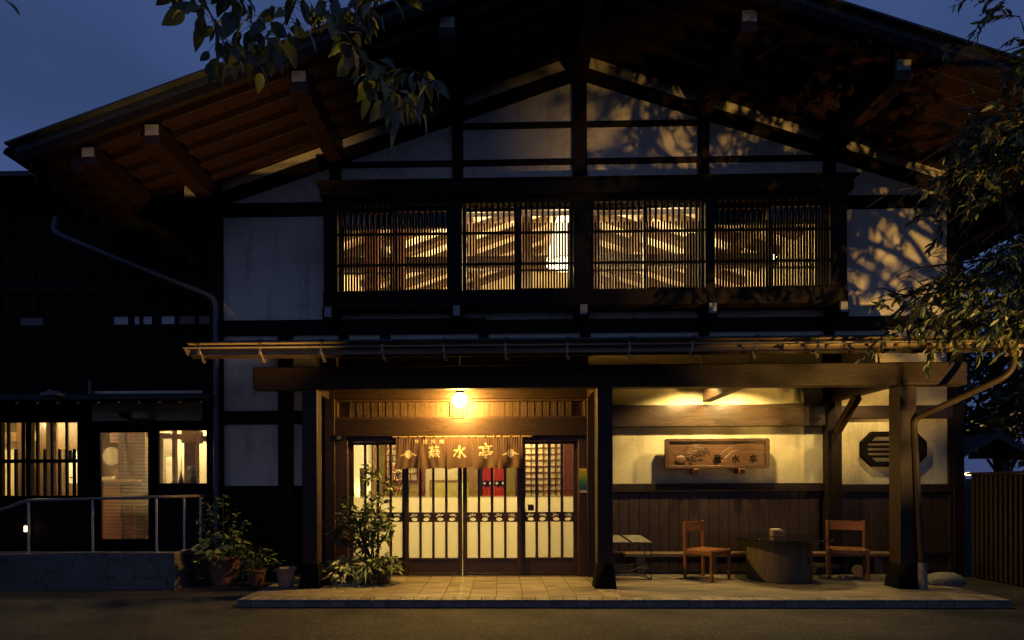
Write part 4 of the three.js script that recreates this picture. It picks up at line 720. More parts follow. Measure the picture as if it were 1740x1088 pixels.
  for (const x of [-7.72, -6.42]) { const s = new THREE.Shape(); s.moveTo(-0.13, 0).lineTo(0.13, 0).lineTo(0.13, 0.03).quadraticCurveTo(0.06, 0.035, 0, 0.085).quadraticCurveTo(-0.06, 0.035, -0.13, 0.03); mesh(cn, 'ridge_tile', poly(s, 0.4), M('tile_grey_' + Math.round(-x), 0.20, 0.22, 0.26, { map: T_STONE, roughness: 0.5 }), x + 6.2, 2.66, 0.45); }
  B('strut', mRed, -6.43, -6.38, 2.80, 3.02, f + 0.02, f + 0.07, 0.004);
  // rooms
  const rm = sub(wing, 'lit_room'), mOr = M('room_wall_amber', 0.72, 0.58, 0.30, { map: T_PLASTER, roughness: 0.9 });
  const C = (name, m, x0, x1, y0, y1, z0, z1) => B(name, m, x0, x1, y0, y1, z0, z1, 0, rm);
  const mGrey = M('room_wall_grey', 0.30, 0.26, 0.22, { map: T_PLASTER, roughness: 0.9 });
  C('floor', mPale, -10.6, -4.4, 0.28, 0.35, -4.2, b - 0.001); C('ceiling', mPlaster, -10.6, -4.4, 2.75, 2.82, -4.2, b - 0.04); C('wall', mOr, -10.6, -4.4, 0.35, 2.75, -4.3, -4.2); C('wall', mOr, -10.7, -10.6, 0.35, 2.75, -4.2, b - 0.001); C('wall', mOr, -4.45, -4.35, 0.35, 2.75, -4.2, b - 0.001); C('front_wall', mOr, -10.6, -8.36, 0.35, 2.75, b - 0.04, b - 0.002);
  C('partition', mOr, -7.70, -7.62, 0.35, 2.75, -4.2, -2.4);
  // seen through the window on the right
  C('pillar', mBench, -5.52, -5.33, 0.35, 2.75, -1.55, -1.4); C('pillar_cap', mPale, -5.56, -5.28, 2.12, 2.34, -1.58, -1.38); C('pillar', mBench, -5.78, -5.72, 0.35, 2.75, -1.55, -1.48);
  const cb = bar(rm, 'cross_beam', mBench, V(-6.3, 2.30, -1.62), V(-4.6, 2.15, -1.62), 0.08, 0.10, 0); C('white_wall', mPlaster, -6.25, -5.0, 0.35, 2.6, -2.5, -2.45); C('grey_wall', mGrey, -6.52, -6.27, 0.35, 2.6, -2.5, -2.44); C('mirror_board', mPlaster, -6.30, -6.02, 1.3, 1.92, -2.2, -2.17); C('side_table', mPale, -6.2, -4.6, 1.05, 1.30, -1.2, -0.75);
  // seen through the blind of the door
  C('pillar', mBeam, -7.07, -6.96, 0.35, 2.75, -2.05, -1.95); C('pillar', mBeam, -6.72, -6.53, 0.35, 2.75, -2.05, -1.9); C('cream_panel', mPlaster, -7.0, -6.6, 0.35, 2.15, -2.4, -2.36); C('header', mRed, -7.4, -6.5, 2.2, 2.75, -2.3, -2.2);
  mesh(rm, 'round_mirror', new THREE.CylinderGeometry(0.17, 0.17, 0.02, 28).rotateX(Math.PI / 2), mPlaster, -7.22 + 6.2, 1.93, -2.0 - WZ); C('counter', mRed, -7.5, -7.0, 0.35, 1.45, -2.3, -1.9); C('counter_top', mPale, -7.5, -6.6, 1.45, 1.49, -2.3, -1.85); C('paper_pile', mPlaster, -7.34, -7.14, 1.49, 1.545, -2.05, -1.9); C('shelf', mBeam, -7.2, -6.4, 1.395, 1.43, -1.8, -1.6);
  // seen through the lattice window on the left
  C('pillar', mBeam, -8.53, -8.38, 0.35, 2.75, -2.05, -1.9); C('cream_panel', mPlaster, -8.72, -8.55, 0.35, 2.2, -2.12, -2.08); C('pillar', mBeam, -8.92, -8.78, 0.35, 2.75, -2.0, -1.88); C('wood_panel', mBench, -8.36, -7.70, 2.06, 2.75, -2.12, -2.08); C('wood_panel', mBench, -8.36, -7.70, 0.35, 1.43, -2.12, -2.08); C('wood_panel', mBench, -8.36, -8.19, 1.43, 2.06, -2.12, -2.08); C('white_wall', mWhite, -8.19, -7.70, 1.43, 2.06, -2.15, -2.11); C('wall_card', mRed, -8.10, -7.98, 1.53, 1.55, -2.108, -2.10);
  C('cream_panel', mPlaster, -9.6, -9.05, 0.35, 2.2, -2.4, -2.36); C('lintel', mBench, -9.8, -8.3, 2.22, 2.4, -2.2, -2.1);
}
for (const [x, z, I, l] of [[-8.6, -1.3, 9, 'ceiling lamp in the left room of the wing'], [-6.05, -1.75, 11, 'ceiling lamp in the right room of the wing']]) {
  const t = thing('ceiling_lamp', l, 'lamp', [x, 2.75, z]); mesh(t, 'lamp_diffuser', new THREE.CylinderGeometry(0.16, 0.13, 0.06, 24), glow('wing_lamp_glow_' + Math.round(-x), 1, 0.72, 0.36, 2), 0, -0.032, 0); mesh(t, 'lamp_base', new THREE.CylinderGeometry(0.17, 0.17, 0.02, 24), mWhite, 0, 0.008, 0);
  lampPoint(x, 2.62, z, [1, 0.73, 0.30], I * 1.35, 5);
}
{ const t = thing('hanging_bamboo', 'dark cylindrical hanging ornament inside the left lattice window', 'ornament', [-6.93, 1.76, WZ - 0.20]); mesh(t, 'body', lathe([[0, -0.02], [0.03, 0.0], [0.035, 0.03], [0.034, 0.17], [0.02, 0.19], [0, 0.19]], 14), mBlack); mesh(t, 'string', new THREE.CylinderGeometry(0.002, 0.002, 0.7, 4), mBlack, 0, 0.54, 0); }
{
  const t = thing('garden_lamp', 'low garden lamp behind the fence lighting the trees beyond the gate', 'lamp', [11.0, 0, -3.4]);
  mesh(t, 'post', new THREE.CylinderGeometry(0.035, 0.045, 0.8, 12), mMetal, 0, 0.4, 0); mesh(t, 'lamp_globe', new THREE.SphereGeometry(0.09, 18, 12), glow('garden_globe', 1, 0.7, 0.3, 4), 0, 0.88, 0); mesh(t, 'cap', new THREE.ConeGeometry(0.13, 0.07, 18), mMetal, 0, 1.0, 0);
  lampPoint(11.0, 0.88, -3.4, [1, 0.66, 0.2], 12, 3);
}
{ // things on the window sill
  const t = thing('flower_vase', 'small basket vase with a white flower on the sill of the wing window', 'vase', [-4.93, 1.381, WZ - 0.22]);
  mesh(t, 'vase', lathe([[0, 0], [0.05, 0], [0.062, 0.06], [0.05, 0.13], [0.042, 0.13], [0.04, 0.1], [0, 0.1]], 16), mGlaze); mesh(t, 'handle', new THREE.TorusGeometry(0.06, 0.004, 5, 18, Math.PI), mPale, 0.0, 0.12, 0);
  for (let i = 0; i < 6; i++) mesh(t, 'stem', taper([V(0, 0.1, 0), V(rr(-0.04, 0.05), 0.2, rr(-0.02, 0.02)), V(rr(-0.10, 0.12), rr(0.2, 0.30), 0)], 0.003, 0.002, 5, 4), mLeafP[0]);
  mesh(t, 'flower', new THREE.IcosahedronGeometry(0.035, 1), mWhite, -0.05, 0.27, 0.01); for (let i = 0; i < 8; i++) { const m = mesh(t, 'leaf', leafGeo(0.07, 0.03), mLeafP[i % 3], rr(-0.05, 0.08), rr(0.14, 0.24), 0.01); m.rotation.set(rr(-0.5, 0.5), rr(0, 6), rr(-1.4, 1.4)); }
  const c = thing('cone_ornament', 'small dark cone-shaped ornament on the sill left of the flower vase', 'ornament', [-5.12, 1.381, WZ - 0.2]); mesh(c, 'cone', lathe([[0, 0], [0.045, 0], [0.04, 0.05], [0.018, 0.15], [0.008, 0.2], [0, 0.2]], 14), mBeam); mesh(c, 'finial', new THREE.SphereGeometry(0.012, 8, 6), mPale, 0, 0.205, 0);
  const d = thing('small_dish', 'low brown dish on the sill left of the cone ornament', 'dish', [-5.22, 1.381, WZ - 0.18]); mesh(d, 'bowl', lathe([[0, 0], [0.03, 0], [0.06, 0.035], [0.055, 0.035], [0.028, 0.01], [0, 0.008]], 18), mBeam); mesh(d, 'foot_ring', new THREE.TorusGeometry(0.028, 0.004, 5, 16).rotateX(Math.PI / 2), mBeam, 0, 0.002, 0);
}
{ // emergency floodlight under the canopy
  const t = thing('emergency_light', 'pale emergency light with two dark lamp heads under the canopy of the wing', 'lamp', [-5.56, 2.40, WZ + 0.12]);
  mesh(t, 'housing', lathe([[0, 0.0], [0.12, 0.0], [0.145, 0.03], [0.13, 0.11], [0.09, 0.14], [0, 0.145]], 20).scale(1, 1, 0.7), M('ivory_plastic', 0.45, 0.38, 0.24, { roughness: 0.5 }), 0, 0.0, 0);
  for (const s of [-1, 1]) { const h = mesh(t, 'lamp_head', new THREE.CylinderGeometry(0.05, 0.035, 0.07, 16).rotateX(Math.PI / 2 + 0.5), mMetal, s * 0.08, -0.035, 0.03); mesh(h, 'rim', new THREE.TorusGeometry(0.05, 0.005, 6, 18).rotateX(0.5), mMetal, 0, -0.01, 0.035); }
  const s = new THREE.Shape(); s.moveTo(-0.42, 0.13).quadraticCurveTo(-0.36, 0.12, -0.33, 0.07).quadraticCurveTo(-0.30, 0.02, -0.20, 0.02).quadraticCurveTo(-0.16, -0.02, -0.05, -0.02).lineTo(0.0, 0.06).lineTo(-0.12, 0.12).quadraticCurveTo(-0.28, 0.10, -0.42, 0.13);
  tag(mesh(scene, 'cloud_bracket', poly(s, 0.03, 0.003), mBlack, -5.62, 2.40, WZ + 0.01), 'dark cloud-shaped wooden bracket on the plaster strip left of the emergency light', 'bracket');
}
{ // downpipe from the upper eave
  const t = thing('downpipe', 'dark drainpipe slanting from the left eave down to the inn corner', 'pipe', [-4.17, 0, 0.14]), o = off(t);
  mesh(t, 'pipe', tubeGeo([V(-6.55, 5.35, 0.12), V(-6.60, 5.18, 0.12), V(-6.50, 5.08, 0.12), V(-5.4, 4.62, 0.13), V(-4.30, 4.18, 0.14), V(-4.19, 4.08, 0.14), V(-4.17, 3.9, 0.14), V(-4.17, 2.5, 0.14), V(-4.17, 1.1, 0.14), V(-4.17, 0.05, 0.14)].map((p) => p.sub(o)), 0.04, 120, 12, 0.2), mPipe);
  for (const y of [3.75, 2.6, 1.5]) mesh(t, 'collar', new THREE.CylinderGeometry(0.046, 0.046, 0.035, 14), mPipe, 0, y, 0);
}

// ================================================================ ramp with handrail
{
  const t = struct('ramp', [-6.5, 0, 0.5]), cr = tex(1024, 256, (u, v) => {
    const a = fbm(u * 8, v * 2, 8, 5), b = vnoise(u * 300, v * 75, 512), x = u * 14 + 0.9 * fbm(u * 12, v * 3, 12, 4), y = v * 3.5 + 0.9 * fbm(u * 12 + 5, v * 3 + 2, 24, 4);
    let d1 = 9, d2 = 9; const ix = Math.floor(x), iy = Math.floor(y); for (let i = -1; i < 2; i++) for (let j = -1; j < 2; j++) { const q = Math.hypot(ix + i + lat(ix + i, iy + j, 14) - x, iy + j + lat(ix + i + 31, iy + j, 62) - y); if (q < d1) { d2 = d1; d1 = q; } else if (q < d2) d2 = q; }
    const crack = d2 - d1 < 0.022 && fbm(u * 9, v * 3, 9, 2) > 0.47 ? 0.42 : 1; return (0.66 + 0.35 * (a - 0.5) + 0.12 * (b - 0.5)) * crack;
  });
  const mRamp = M('ramp_concrete', 0.27, 0.225, 0.165, { map: cr, bumpMap: T_STONEB, bumpScale: 0.003, roughness: 0.9 }), mTop = M('ramp_floor', 0.20, 0.18, 0.16, { map: T_STONE, roughness: 0.9 });
  const s = new THREE.Shape([[-9, -0.02], [-4.25, -0.02], [-4.25, 0.48], [-5.6, 0.482], [-6.3, 0.462], [-9, 0.28]].map((p) => new THREE.Vector2(p[0] + 6.5, p[1])));
  const g = poly(s, 0.12, 0.006), p = g.attributes.position, uv = g.attributes.uv; for (let i = 0; i < p.count; i++) uv.setXY(i, (p.getX(i) + 2.5) / 4.0, p.getY(i) / 1.0 + 0.3);
  mesh(t, 'retaining_wall', g, mRamp, 0, 0, 1.08 - 0.126 - 0.5);
  const g2 = boxGeo(0.12, 0.49, 1.24, 0.006).clone(); const q2 = g2.attributes.position, v2 = g2.attributes.uv; for (let i = 0; i < q2.count; i++) v2.setXY(i, (q2.getZ(i) + q2.getX(i)) / 4 + 0.43, q2.getY(i) + 0.3);
  mesh(t, 'retaining_wall', g2, mRamp, -4.312 + 6.5, 0.235, -0.168);
  box(t, 'landing', mTop, -9, -4.375, 0, 0.345, -0.40, 0.95, 0);
}
{
  const t = thing('handrail', 'curved steel handrail on posts along the ramp', 'railing', [-5.4, 0.48, 1.0]), o = off(t), mR = M('rail_grip', 0.16, 0.13, 0.11, { roughness: 0.4 });
  mesh(t, 'rail', tubeGeo([V(-7.4, 0.98, 1.02), V(-6.75, 1.03, 1.02), V(-6.5, 1.08, 1.02), V(-6.25, 1.165, 1.02), V(-5.8, 1.18, 1.02), V(-5.0, 1.20, 1.02), V(-4.55, 1.212, 1.02), V(-4.36, 1.215, 0.90), V(-4.32, 1.215, 0.6), V(-4.32, 1.215, -0.25)].map((p) => p.sub(o)), 0.021, 80, 10), mR);
  for (const [x, z, y0, y1] of [[-6.23, 1.02, 0.46, 1.16], [-5.37, 1.02, 0.478, 1.17], [-4.52, 1.02, 0.48, 1.19], [-4.32, 0.72, 0.48, 1.2], [-4.32, 0.30, 0.48, 1.2], [-4.32, -0.12, 0.48, 1.2]]) {
    const p = mesh(t, 'post', new THREE.CylinderGeometry(0.0165, 0.0165, y1 - y0, 12), mSteel, x - o.x, (y0 + y1) / 2 - o.y, z - o.z); mesh(p, 'foot_plate', lathe([[0.0, 0.014], [0.03, 0.012], [0.042, 0.002], [0.042, 0]], 16), mSteel, 0, -(y1 - y0) / 2 - 0.002, 0);
  }
}
{ // small step light on the wing wall
  const t = thing('step_light', 'small glowing step light low on the dark wall behind the ramp', 'lamp', [-7.43, 0.70, WZ + 0.03]);
  mesh(t, 'housing', boxGeo(0.10, 0.14, 0.05, 0.008), mMetal, 0, 0, -0.004); mesh(t, 'light_face', boxGeo(0.06, 0.09, 0.02, 0.006), glow('step_light_glow', 1, 0.72, 0.40, 5), 0, 0, 0.026);
  lampPoint(-7.43, 0.70, WZ + 0.12, [1, 0.6, 0.25], 0.03, 1);
}

// ================================================================ fence and gate at the right
{
  const t = thing('slat_fence', 'dark wooden fence of upright slats running from the inn corner towards the street', 'fence', [6.75, 0, 1.2]);
  for (const y of [1.445, 0.86, 0.14]) box(t, 'fence_rail', mFence, 6.765, 6.81, y - 0.035, y + 0.035, 0.10, 3.0, 0.004);
  for (let i = 0; i < 39; i++) { const z = 0.13 + i * 0.0745; box(t, 'slat', mFence, 6.735, 6.762, 0.03, 1.47 + rr(-0.004, 0.004), z, z + 0.042, 0.003); }
  for (const z of [0.10, 1.55, 3.0]) box(t, 'fence_post', mFence, 6.812, 6.90, 0, 1.50, z - 0.045, z + 0.045, 0.006);
  box(t, 'cap_board', mFence, 6.72, 6.83, 1.482, 1.512, 0.06, 3.05, 0.004);
  box(t, 'back_board', mBlack, 6.83, 6.845, 0.0, 1.43, 0.12, 3.0, 0);
}
{
  const t = thing('garden_gate', 'small roofed wooden garden gate beyond the slat fence', 'gate', [7.82, 0, -0.6]);
  for (const x of [7.22, 8.30]) box(t, 'post', mFence, x - 0.06, x + 0.06, 0, 1.95, -0.68, -0.52);
  box(t, 'lintel', mFence, 6.95, 8.70, 1.93, 2.03, -0.66, -0.54); box(t, 'king_post', mFence, 7.78, 7.86, 2.03, 2.15, -0.66, -0.54); box(t, 'bracket', mFence, 7.72, 8.3, 1.86, 1.928, -0.64, -0.56);
  for (const s of [-1, 1]) {
    const a = Math.atan(0.50), m = mesh(t, 'roof_slope', boxGeo(0.95, 0.05, 0.8, 0.006), mRoof, s * 0.42, 2.07, 0); m.rotation.z = -s * a;
    const b = mesh(t, 'barge_board', boxGeo(0.95, 0.10, 0.04, 0.006), mFence, s * 0.42, 2.015, 0.41); b.rotation.z = -s * a;
    for (let k = 0; k < 5; k++) { const r = mesh(t, 'roof_rib', boxGeo(0.95, 0.02, 0.03, 0), mRoof, s * 0.42, 2.10, -0.32 + k * 0.16); r.rotation.z = -s * a; }
  }
  mesh(t, 'ridge_cap', boxGeo(0.16, 0.06, 0.86, 0.01), mRoof, 0, 2.305, 0);
  box(t, 'gate_panel', mFence, 7.28, 8.24, 0.05, 1.40, -0.62, -0.58); t.position.set(7.93, -0.09, -1.25); t.scale.x = 0.86;
}
for (const [x, y, z, c, l] of [[56.9, 2.78, -62, [1, 0.62, 0.28], 'distant orange street light, left of the pair seen through the gate'], [60.2, 2.9, -62, [1, 0.86, 0.66], 'distant white street light, right of the pair seen through the gate']]) {
  const t = thing('street_light', l, 'street light', [x, 0, z]);
  mesh(t, 'pole', taper([V(0, 0, 0), V(0, y * 0.5, 0), V(0, y + 0.1, 0)], 0.09, 0.06, 4, 8), mMetal); mesh(t, 'light_head', new THREE.SphereGeometry(0.34, 14, 10).scale(1.1, 0.6, 0.8), glow('street_light_glow_' + Math.round(x), ...c, 6), 0, y, 0.45); mesh(t, 'arm', tubeGeo([V(0, y + 0.08, 0), V(0, y + 0.22, 0.25), V(0, y + 0.15, 0.45)], 0.04, 4, 6), mMetal);
}

// ================================================================ potted plants
const potShape = (r, h, taperK, rim) => lathe([[0, 0], [r * taperK, 0], [r * (taperK + 0.02), 0.01], [r * 0.96, h - rim], [r * 1.05, h - rim], [r * 1.06, h], [r * 0.94, h], [r * 0.90, h - rim * 1.4], [0, h - rim * 1.4]], 28);
function pot(name, label, cat, p, r, h, k, rim, mat) { const t = thing(name, label, cat, p); mesh(t, 'pot', potShape(r, h, k, rim), mat); mesh(t, 'soil', new THREE.CircleGeometry(r * 0.9, 20).rotateX(-Math.PI / 2), mSoil, 0, h - rim * 1.2, 0); return t; }
const dirJ = (d, j) => d.clone().add(V(rr(-j, j), rr(-j, j), rr(-j, j))).normalize();
function rosette(list, p, n, s, up, kmax, o) { for (let i = 0; i < n; i++) { const a = rr(0, 6.283); list.push({ p: p.clone(), dir: V(Math.cos(a), rr(up - 0.5, up + 0.4), Math.sin(a)), roll: rr(-0.6, 0.6), s: s * rr(0.7, 1.15), k: Math.floor(rr(0, kmax)) }); } }
{ // tall leafy shrub left of the doors
  const t = pot('potted_shrub', 'tall leafy shrub in a dark pot in front of the left sliding door', 'plant', [-1.72, PY, 0.86], 0.15, 0.24, 0.75, 0.04, mGlaze), o = off(t), L = [];
  const stems = [[0.02, 1.50, 0.05], [-0.28, 1.0, 0.0], [0.18, 1.34, -0.05], [-0.46, 0.95, 0.1], [-0.36, 1.24, 0.05], [0.12, 1.08, 0.12], [0.30, 0.80, 0.05], [-0.62, 0.7, 0.0], [-0.15, 0.8, 0.15]];
  for (const [dx, h, dz] of stems) {
    const P = [V(rr(-0.04, 0.04), 0.2, rr(-0.04, 0.04)), V(dx * 0.25, h * 0.45, dz * 0.5), V(dx * 0.7, h * 0.78, dz), V(dx, h, dz)], c = new THREE.CatmullRomCurve3(P);
    mesh(t, 'stem', taper(P, 0.012, 0.004, 10, 6), mTrunk);
    for (let i = 0; i < 19; i++) {
      const q = c.getPointAt(rr(0.30, 1)), a = rr(0, 6.28), b = q.clone().add(V(Math.cos(a) * rr(0.06, 0.17), rr(0.0, 0.10), Math.sin(a) * rr(0.04, 0.12)));
      mesh(t, 'twig', taper([q, q.clone().lerp(b, 0.5).add(V(0, 0.01, 0)), b], 0.004, 0.002, 4, 4), mTrunk);
      for (let k = 0; k < 5; k++) { const f = k / 4; L.push({ p: q.clone().lerp(b, 0.35 + 0.65 * f).add(o), dir: b.clone().sub(q).normalize().multiplyScalar(0.6).add(V(rr(-0.8, 0.8), rr(-0.6, 0.35), rr(-0.4, 0.8))), roll: rr(-0.9, 0.9), s: rr(0.75, 1.2), k: Math.floor(rr(0, 3)) }); }
    }
  }
  leaves(t, L, [leafGeo(0.095, 0.042, 0.25, 0.25), leafGeo(0.082, 0.038, 0.3, 0.4)], mLeafP, 298);
}
function bush(name, label, p, r, h, mat, cfg) {
  const t = pot(name, label, 'plant', p, r, h, cfg.k ?? 0.72, cfg.rim ?? 0.03, mat), o = off(t), L = [];
  for (let i = 0; i < cfg.n; i++) {
    const a = rr(0, 6.283), e = Math.pow(rnd(), 0.6), q = V(Math.cos(a) * cfg.rx * e, h + cfg.hy * (rnd() * (1 - 0.55 * e)) - (e > 0.75 ? rr(0, cfg.hang ?? 0) : 0), Math.sin(a) * cfg.rx * e);
    if (i % 6 === 0) mesh(t, 'stem', taper([V(q.x * 0.15, h - 0.04, q.z * 0.15), V(q.x * 0.5, h + (q.y - h) * 0.7, q.z * 0.5), q], 0.005, 0.002, 5, 4), mLeafP[0]);
    L.push({ p: q.add(o), dir: V(Math.cos(a) * (0.5 + e), rr(-0.7, 0.7), Math.sin(a) * (0.5 + e)), roll: rr(-0.8, 0.8), s: rr(0.7, 1.2), k: Math.floor(rr(0, 3)) });
  }
  leaves(t, L, cfg.geos, cfg.mats, 298); return t;
}
bush('potted_plant', 'bushy variegated plant in a brown pot on a white saucer by the porch post', [-1.995, PY, 1.12], 0.135, 0.20, mGlaze, { n: 230, rx: 0.26, hy: 0.20, hang: 0.18, geos: [leafGeo(0.11, 0.035, 0.3, 0.5), leafGeo(0.09, 0.045, 0.25, 0.35)], mats: mLeafV });
mesh(scene.children.at(-1), 'saucer', lathe([[0, -0.001], [0.15, -0.001], [0.17, 0.02], [0.165, 0.022], [0.14, 0.006], [0, 0.005]], 26), mWhite, 0, 0.0, 0);
bush('potted_plant', 'grassy pale-leaved plant in a dark pot between the other two pots by the door', [-1.72, PY, 1.12], 0.11, 0.17, mGlaze, { n: 110, rx: 0.17, hy: 0.12, hang: 0.15, geos: [leafGeo(0.20, 0.014, 0.3, 0.7), leafGeo(0.16, 0.02, 0.3, 0.6)], mats: [mLeafV[0], mLeafV[1], mLeafP[1]] });
bush('potted_plant', 'round-leaved green plant in a dark round pot, nearest the doors', [-1.51, PY, 1.10], 0.13, 0.21, mGlaze, { n: 150, rx: 0.23, hy: 0.20, hang: 0.12, k: 0.6, geos: [leafGeo(0.085, 0.068, 0.2, 0.3), leafGeo(0.07, 0.055, 0.2, 0.3)], mats: mLeafP });
{ const t = pot('empty_pot', 'empty wide-rimmed terracotta pot left of the left porch post', 'pot', [-2.66, PY, 1.40], 0.125, 0.245, 0.66, 0.035, mGreyPot); mesh(t, 'dry_twig', mergeGeometries([...Array(4)].map(() => taper([V(0.03, 0.2, 0), V(0.06 + rr(-0.02, 0.04), 0.30, 0), V(rr(0.04, 0.12), rr(0.36, 0.42), rr(-0.03, 0.03))], 0.003, 0.0015, 5, 4))), mTrunk); }
{ const t = pot('flower_pot', 'small dark pot half hidden behind the left porch post', 'pot', [-2.30, PY, 1.08], 0.12, 0.20, 0.7, 0.03, mTerra); }
bush('potted_plant', 'large terracotta pot with broad green foliage and thin shoots beside the ramp', [-3.80, 0, 0.66], 0.225, 0.40, mTerra, { n: 210, rx: 0.34, hy: 0.42, hang: 0.15, k: 0.68, rim: 0.05, geos: [leafGeo(0.13, 0.085, 0.2, 0.3), leafGeo(0.10, 0.07, 0.2, 0.3)], mats: mLeafP });
{
  const t = scene.children.at(-1), o = off(t), L = [];
  for (const [x, h] of [[-0.22, 1.18], [0.02, 1.25], [0.2, 1.0], [0.38, 0.92], [-0.34, 0.95]]) { const P = [V(x * 0.2, 0.38, 0), V(x * 0.6, h * 0.7, 0.05), V(x, h, 0.08)], c = new THREE.CatmullRomCurve3(P); mesh(t, 'shoot', taper(P, 0.008, 0.003, 8, 5), mTrunk); for (let i = 0; i < 24; i++) { const q = c.getPointAt(rr(0.5, 1)); L.push({ p: q.add(V(rr(-0.07, 0.07), rr(-0.03, 0.05), rr(-0.06, 0.06))).add(o), dir: V(rr(-1, 1), rr(-0.5, 0.6), rr(-0.6, 0.8)), roll: rr(-1, 1), s: rr(0.7, 1.2), k: Math.floor(rr(0, 3)) }); } }
  leaves(t, L, [leafGeo(0.07, 0.028, 0.25, 0.25)], mLeafP, 80);
}
bush('potted_plant', 'low spreading plant in a small pot right of the large terracotta pot', [-3.33, 0, 0.72], 0.13, 0.22, mTerra, { n: 200, rx: 0.32, hy: 0.34, hang: 0.12, geos: [leafGeo(0.09, 0.035, 0.25, 0.3), leafGeo(0.075, 0.03, 0.25, 0.3)], mats: mLeafP });
bush('potted_plant', 'small dark plant on a block at the foot of the ramp end', [-4.08, 0.0, 0.72], 0.10, 0.12, mGlaze, { n: 90, rx: 0.15, hy: 0.22, hang: 0.05, geos: [leafGeo(0.08, 0.04, 0.25, 0.3)], mats: [mLeafA[0], mLeafA[1], mLeafP[0]] });

// ================================================================ trees
{ // the evergreen at the right, its sprays hanging before the porch roof
  const t = thing('evergreen_tree', 'evergreen tree with drooping narrow leaves at the right edge before the porch roof', 'tree', [6.5, 0, 3.7]), o = off(t), L = [];
  mesh(t, 'trunk', taper([V(0, 0, 0), V(0.08, 1.4, -0.05), V(-0.05, 3.0, 0.05), V(0.05, 4.8, 0), V(0, 6.6, 0.1)], 0.15, 0.05, 14, 10), mTrunk);
  const limb = (h, end) => { const P = [V(0, h, 0), V(end[0] * 0.35 - 6.5 * 0.35 + 0, h + (end[1] - h) * 0.6 + 0.25, (end[2] - 3.7) * 0.4), V(end[0] - 6.5, end[1], end[2] - 3.7)]; mesh(t, 'branch', taper(P, 0.028, 0.006, 12, 6), mTrunk); return new THREE.CatmullRomCurve3(P); };
  const spray = (a, dir, len, n, size) => {
    const b = a.clone().add(dir.clone().multiplyScalar(len)).add(V(0, -len * 0.35, 0)), m = a.clone().lerp(b, 0.5).add(V(0, len * 0.12, 0)), P = [a, m, b].map((p) => p.clone().sub(o)), c = new THREE.CatmullRomCurve3(P);
    mesh(t, 'twig', taper(P, 0.006, 0.002, 5, 4), mTrunk);
    for (let i = 0; i < n; i++) { const f = (i + rnd()) / n, q = c.getPointAt(0.12 + 0.88 * f), tan = c.getTangentAt(0.12 + 0.88 * f); L.push({ p: q.add(o), dir: tan.multiplyScalar(0.9).add(V(rr(-0.75, 0.75), rr(-0.85, 0.35), rr(-0.6, 0.6))), roll: rr(-1.3, 1.3), s: size * rr(0.55, 1.2), k: rnd() < 0.5 ? 0 : rnd() < 0.6 ? 1 : 2 }); }
  };
  // [limb height, end x y z, sprays along it, share of the limb from which they start]
  const limbs = [[4.2, [4.1, 4.55, 3.25], 20, 0.45], [4.6, [4.3, 4.95, 3.4], 18, 0.45], [4.0, [3.85, 4.05, 3.2], 18, 0.5], [3.8, [4.35, 4.25, 3.5], 16, 0.4],
    [2.5, [3.6, 3.05, 3.1], 24, 0.35], [2.7, [3.9, 3.30, 3.2], 22, 0.35], [2.2, [4.0, 2.80, 3.0], 22, 0.3], [2.6, [4.3, 3.15, 3.3], 20, 0.3], [2.4, [4.6, 3.35, 3.0], 18, 0.25],
    [5.4, [4.45, 5.72, 3.2], 6, 0.7], [3.2, [5.2, 3.2, 2.7], 10, 0.2], [1.5, [4.9, 2.0, 5.1], 7, 0.35], [2.0, [4.7, 2.55, 4.9], 8, 0.35], [1.4, [5.5, 1.75, 5.5], 6, 0.4], [2.3, [5.1, 2.9, 4.5], 7, 0.35]];
  for (const [h, e, n, f0] of limbs) { const c = limb(h, e); for (let i = 0; i < n; i++) { const f = f0 + (1 - f0) * (i + rnd()) / n, a = c.getPointAt(Math.min(f, 1)).add(o); for (let q = 0; q < 4; q++) spray(a.clone().add(V(rr(-0.12, 0.12), rr(-0.12, 0.12), rr(-0.2, 0.2)).multiplyScalar(q)), V(rr(-1, 0.25), rr(-0.35, 0.45), rr(-0.45, 0.45)).normalize(), rr(0.22, 0.48), Math.round(rr(14, 22)), 1); } }
  // clear air between the high sprays and the lower ones
  const keep = L.filter(({ p }) => p.x > 4.8 || p.z > 4.1 && p.x > 4.15 || (p.y > 3.70 && p.y < 5.35 && p.x > 3.78 + (p.y - 3.85) * 0.58) || (p.y < 3.12 + (p.x - 3.74) * 0.33 && p.y > 2.44 && p.x > 3.42) || (p.y > 5.48 && p.x > 4.3));
  L.length = 0; L.push(...keep);
  L.sort((a, b) => (b.p.z - a.p.z) - 0 + 0.001 * (b.s - a.s));
  leaves(t, L, [leafGeo(0.092, 0.030, 0.25, 0.2), leafGeo(0.078, 0.031, 0.3, 0.3), leafGeo(0.10, 0.029, 0.2, 0.35)], mLeafA, 296);
}
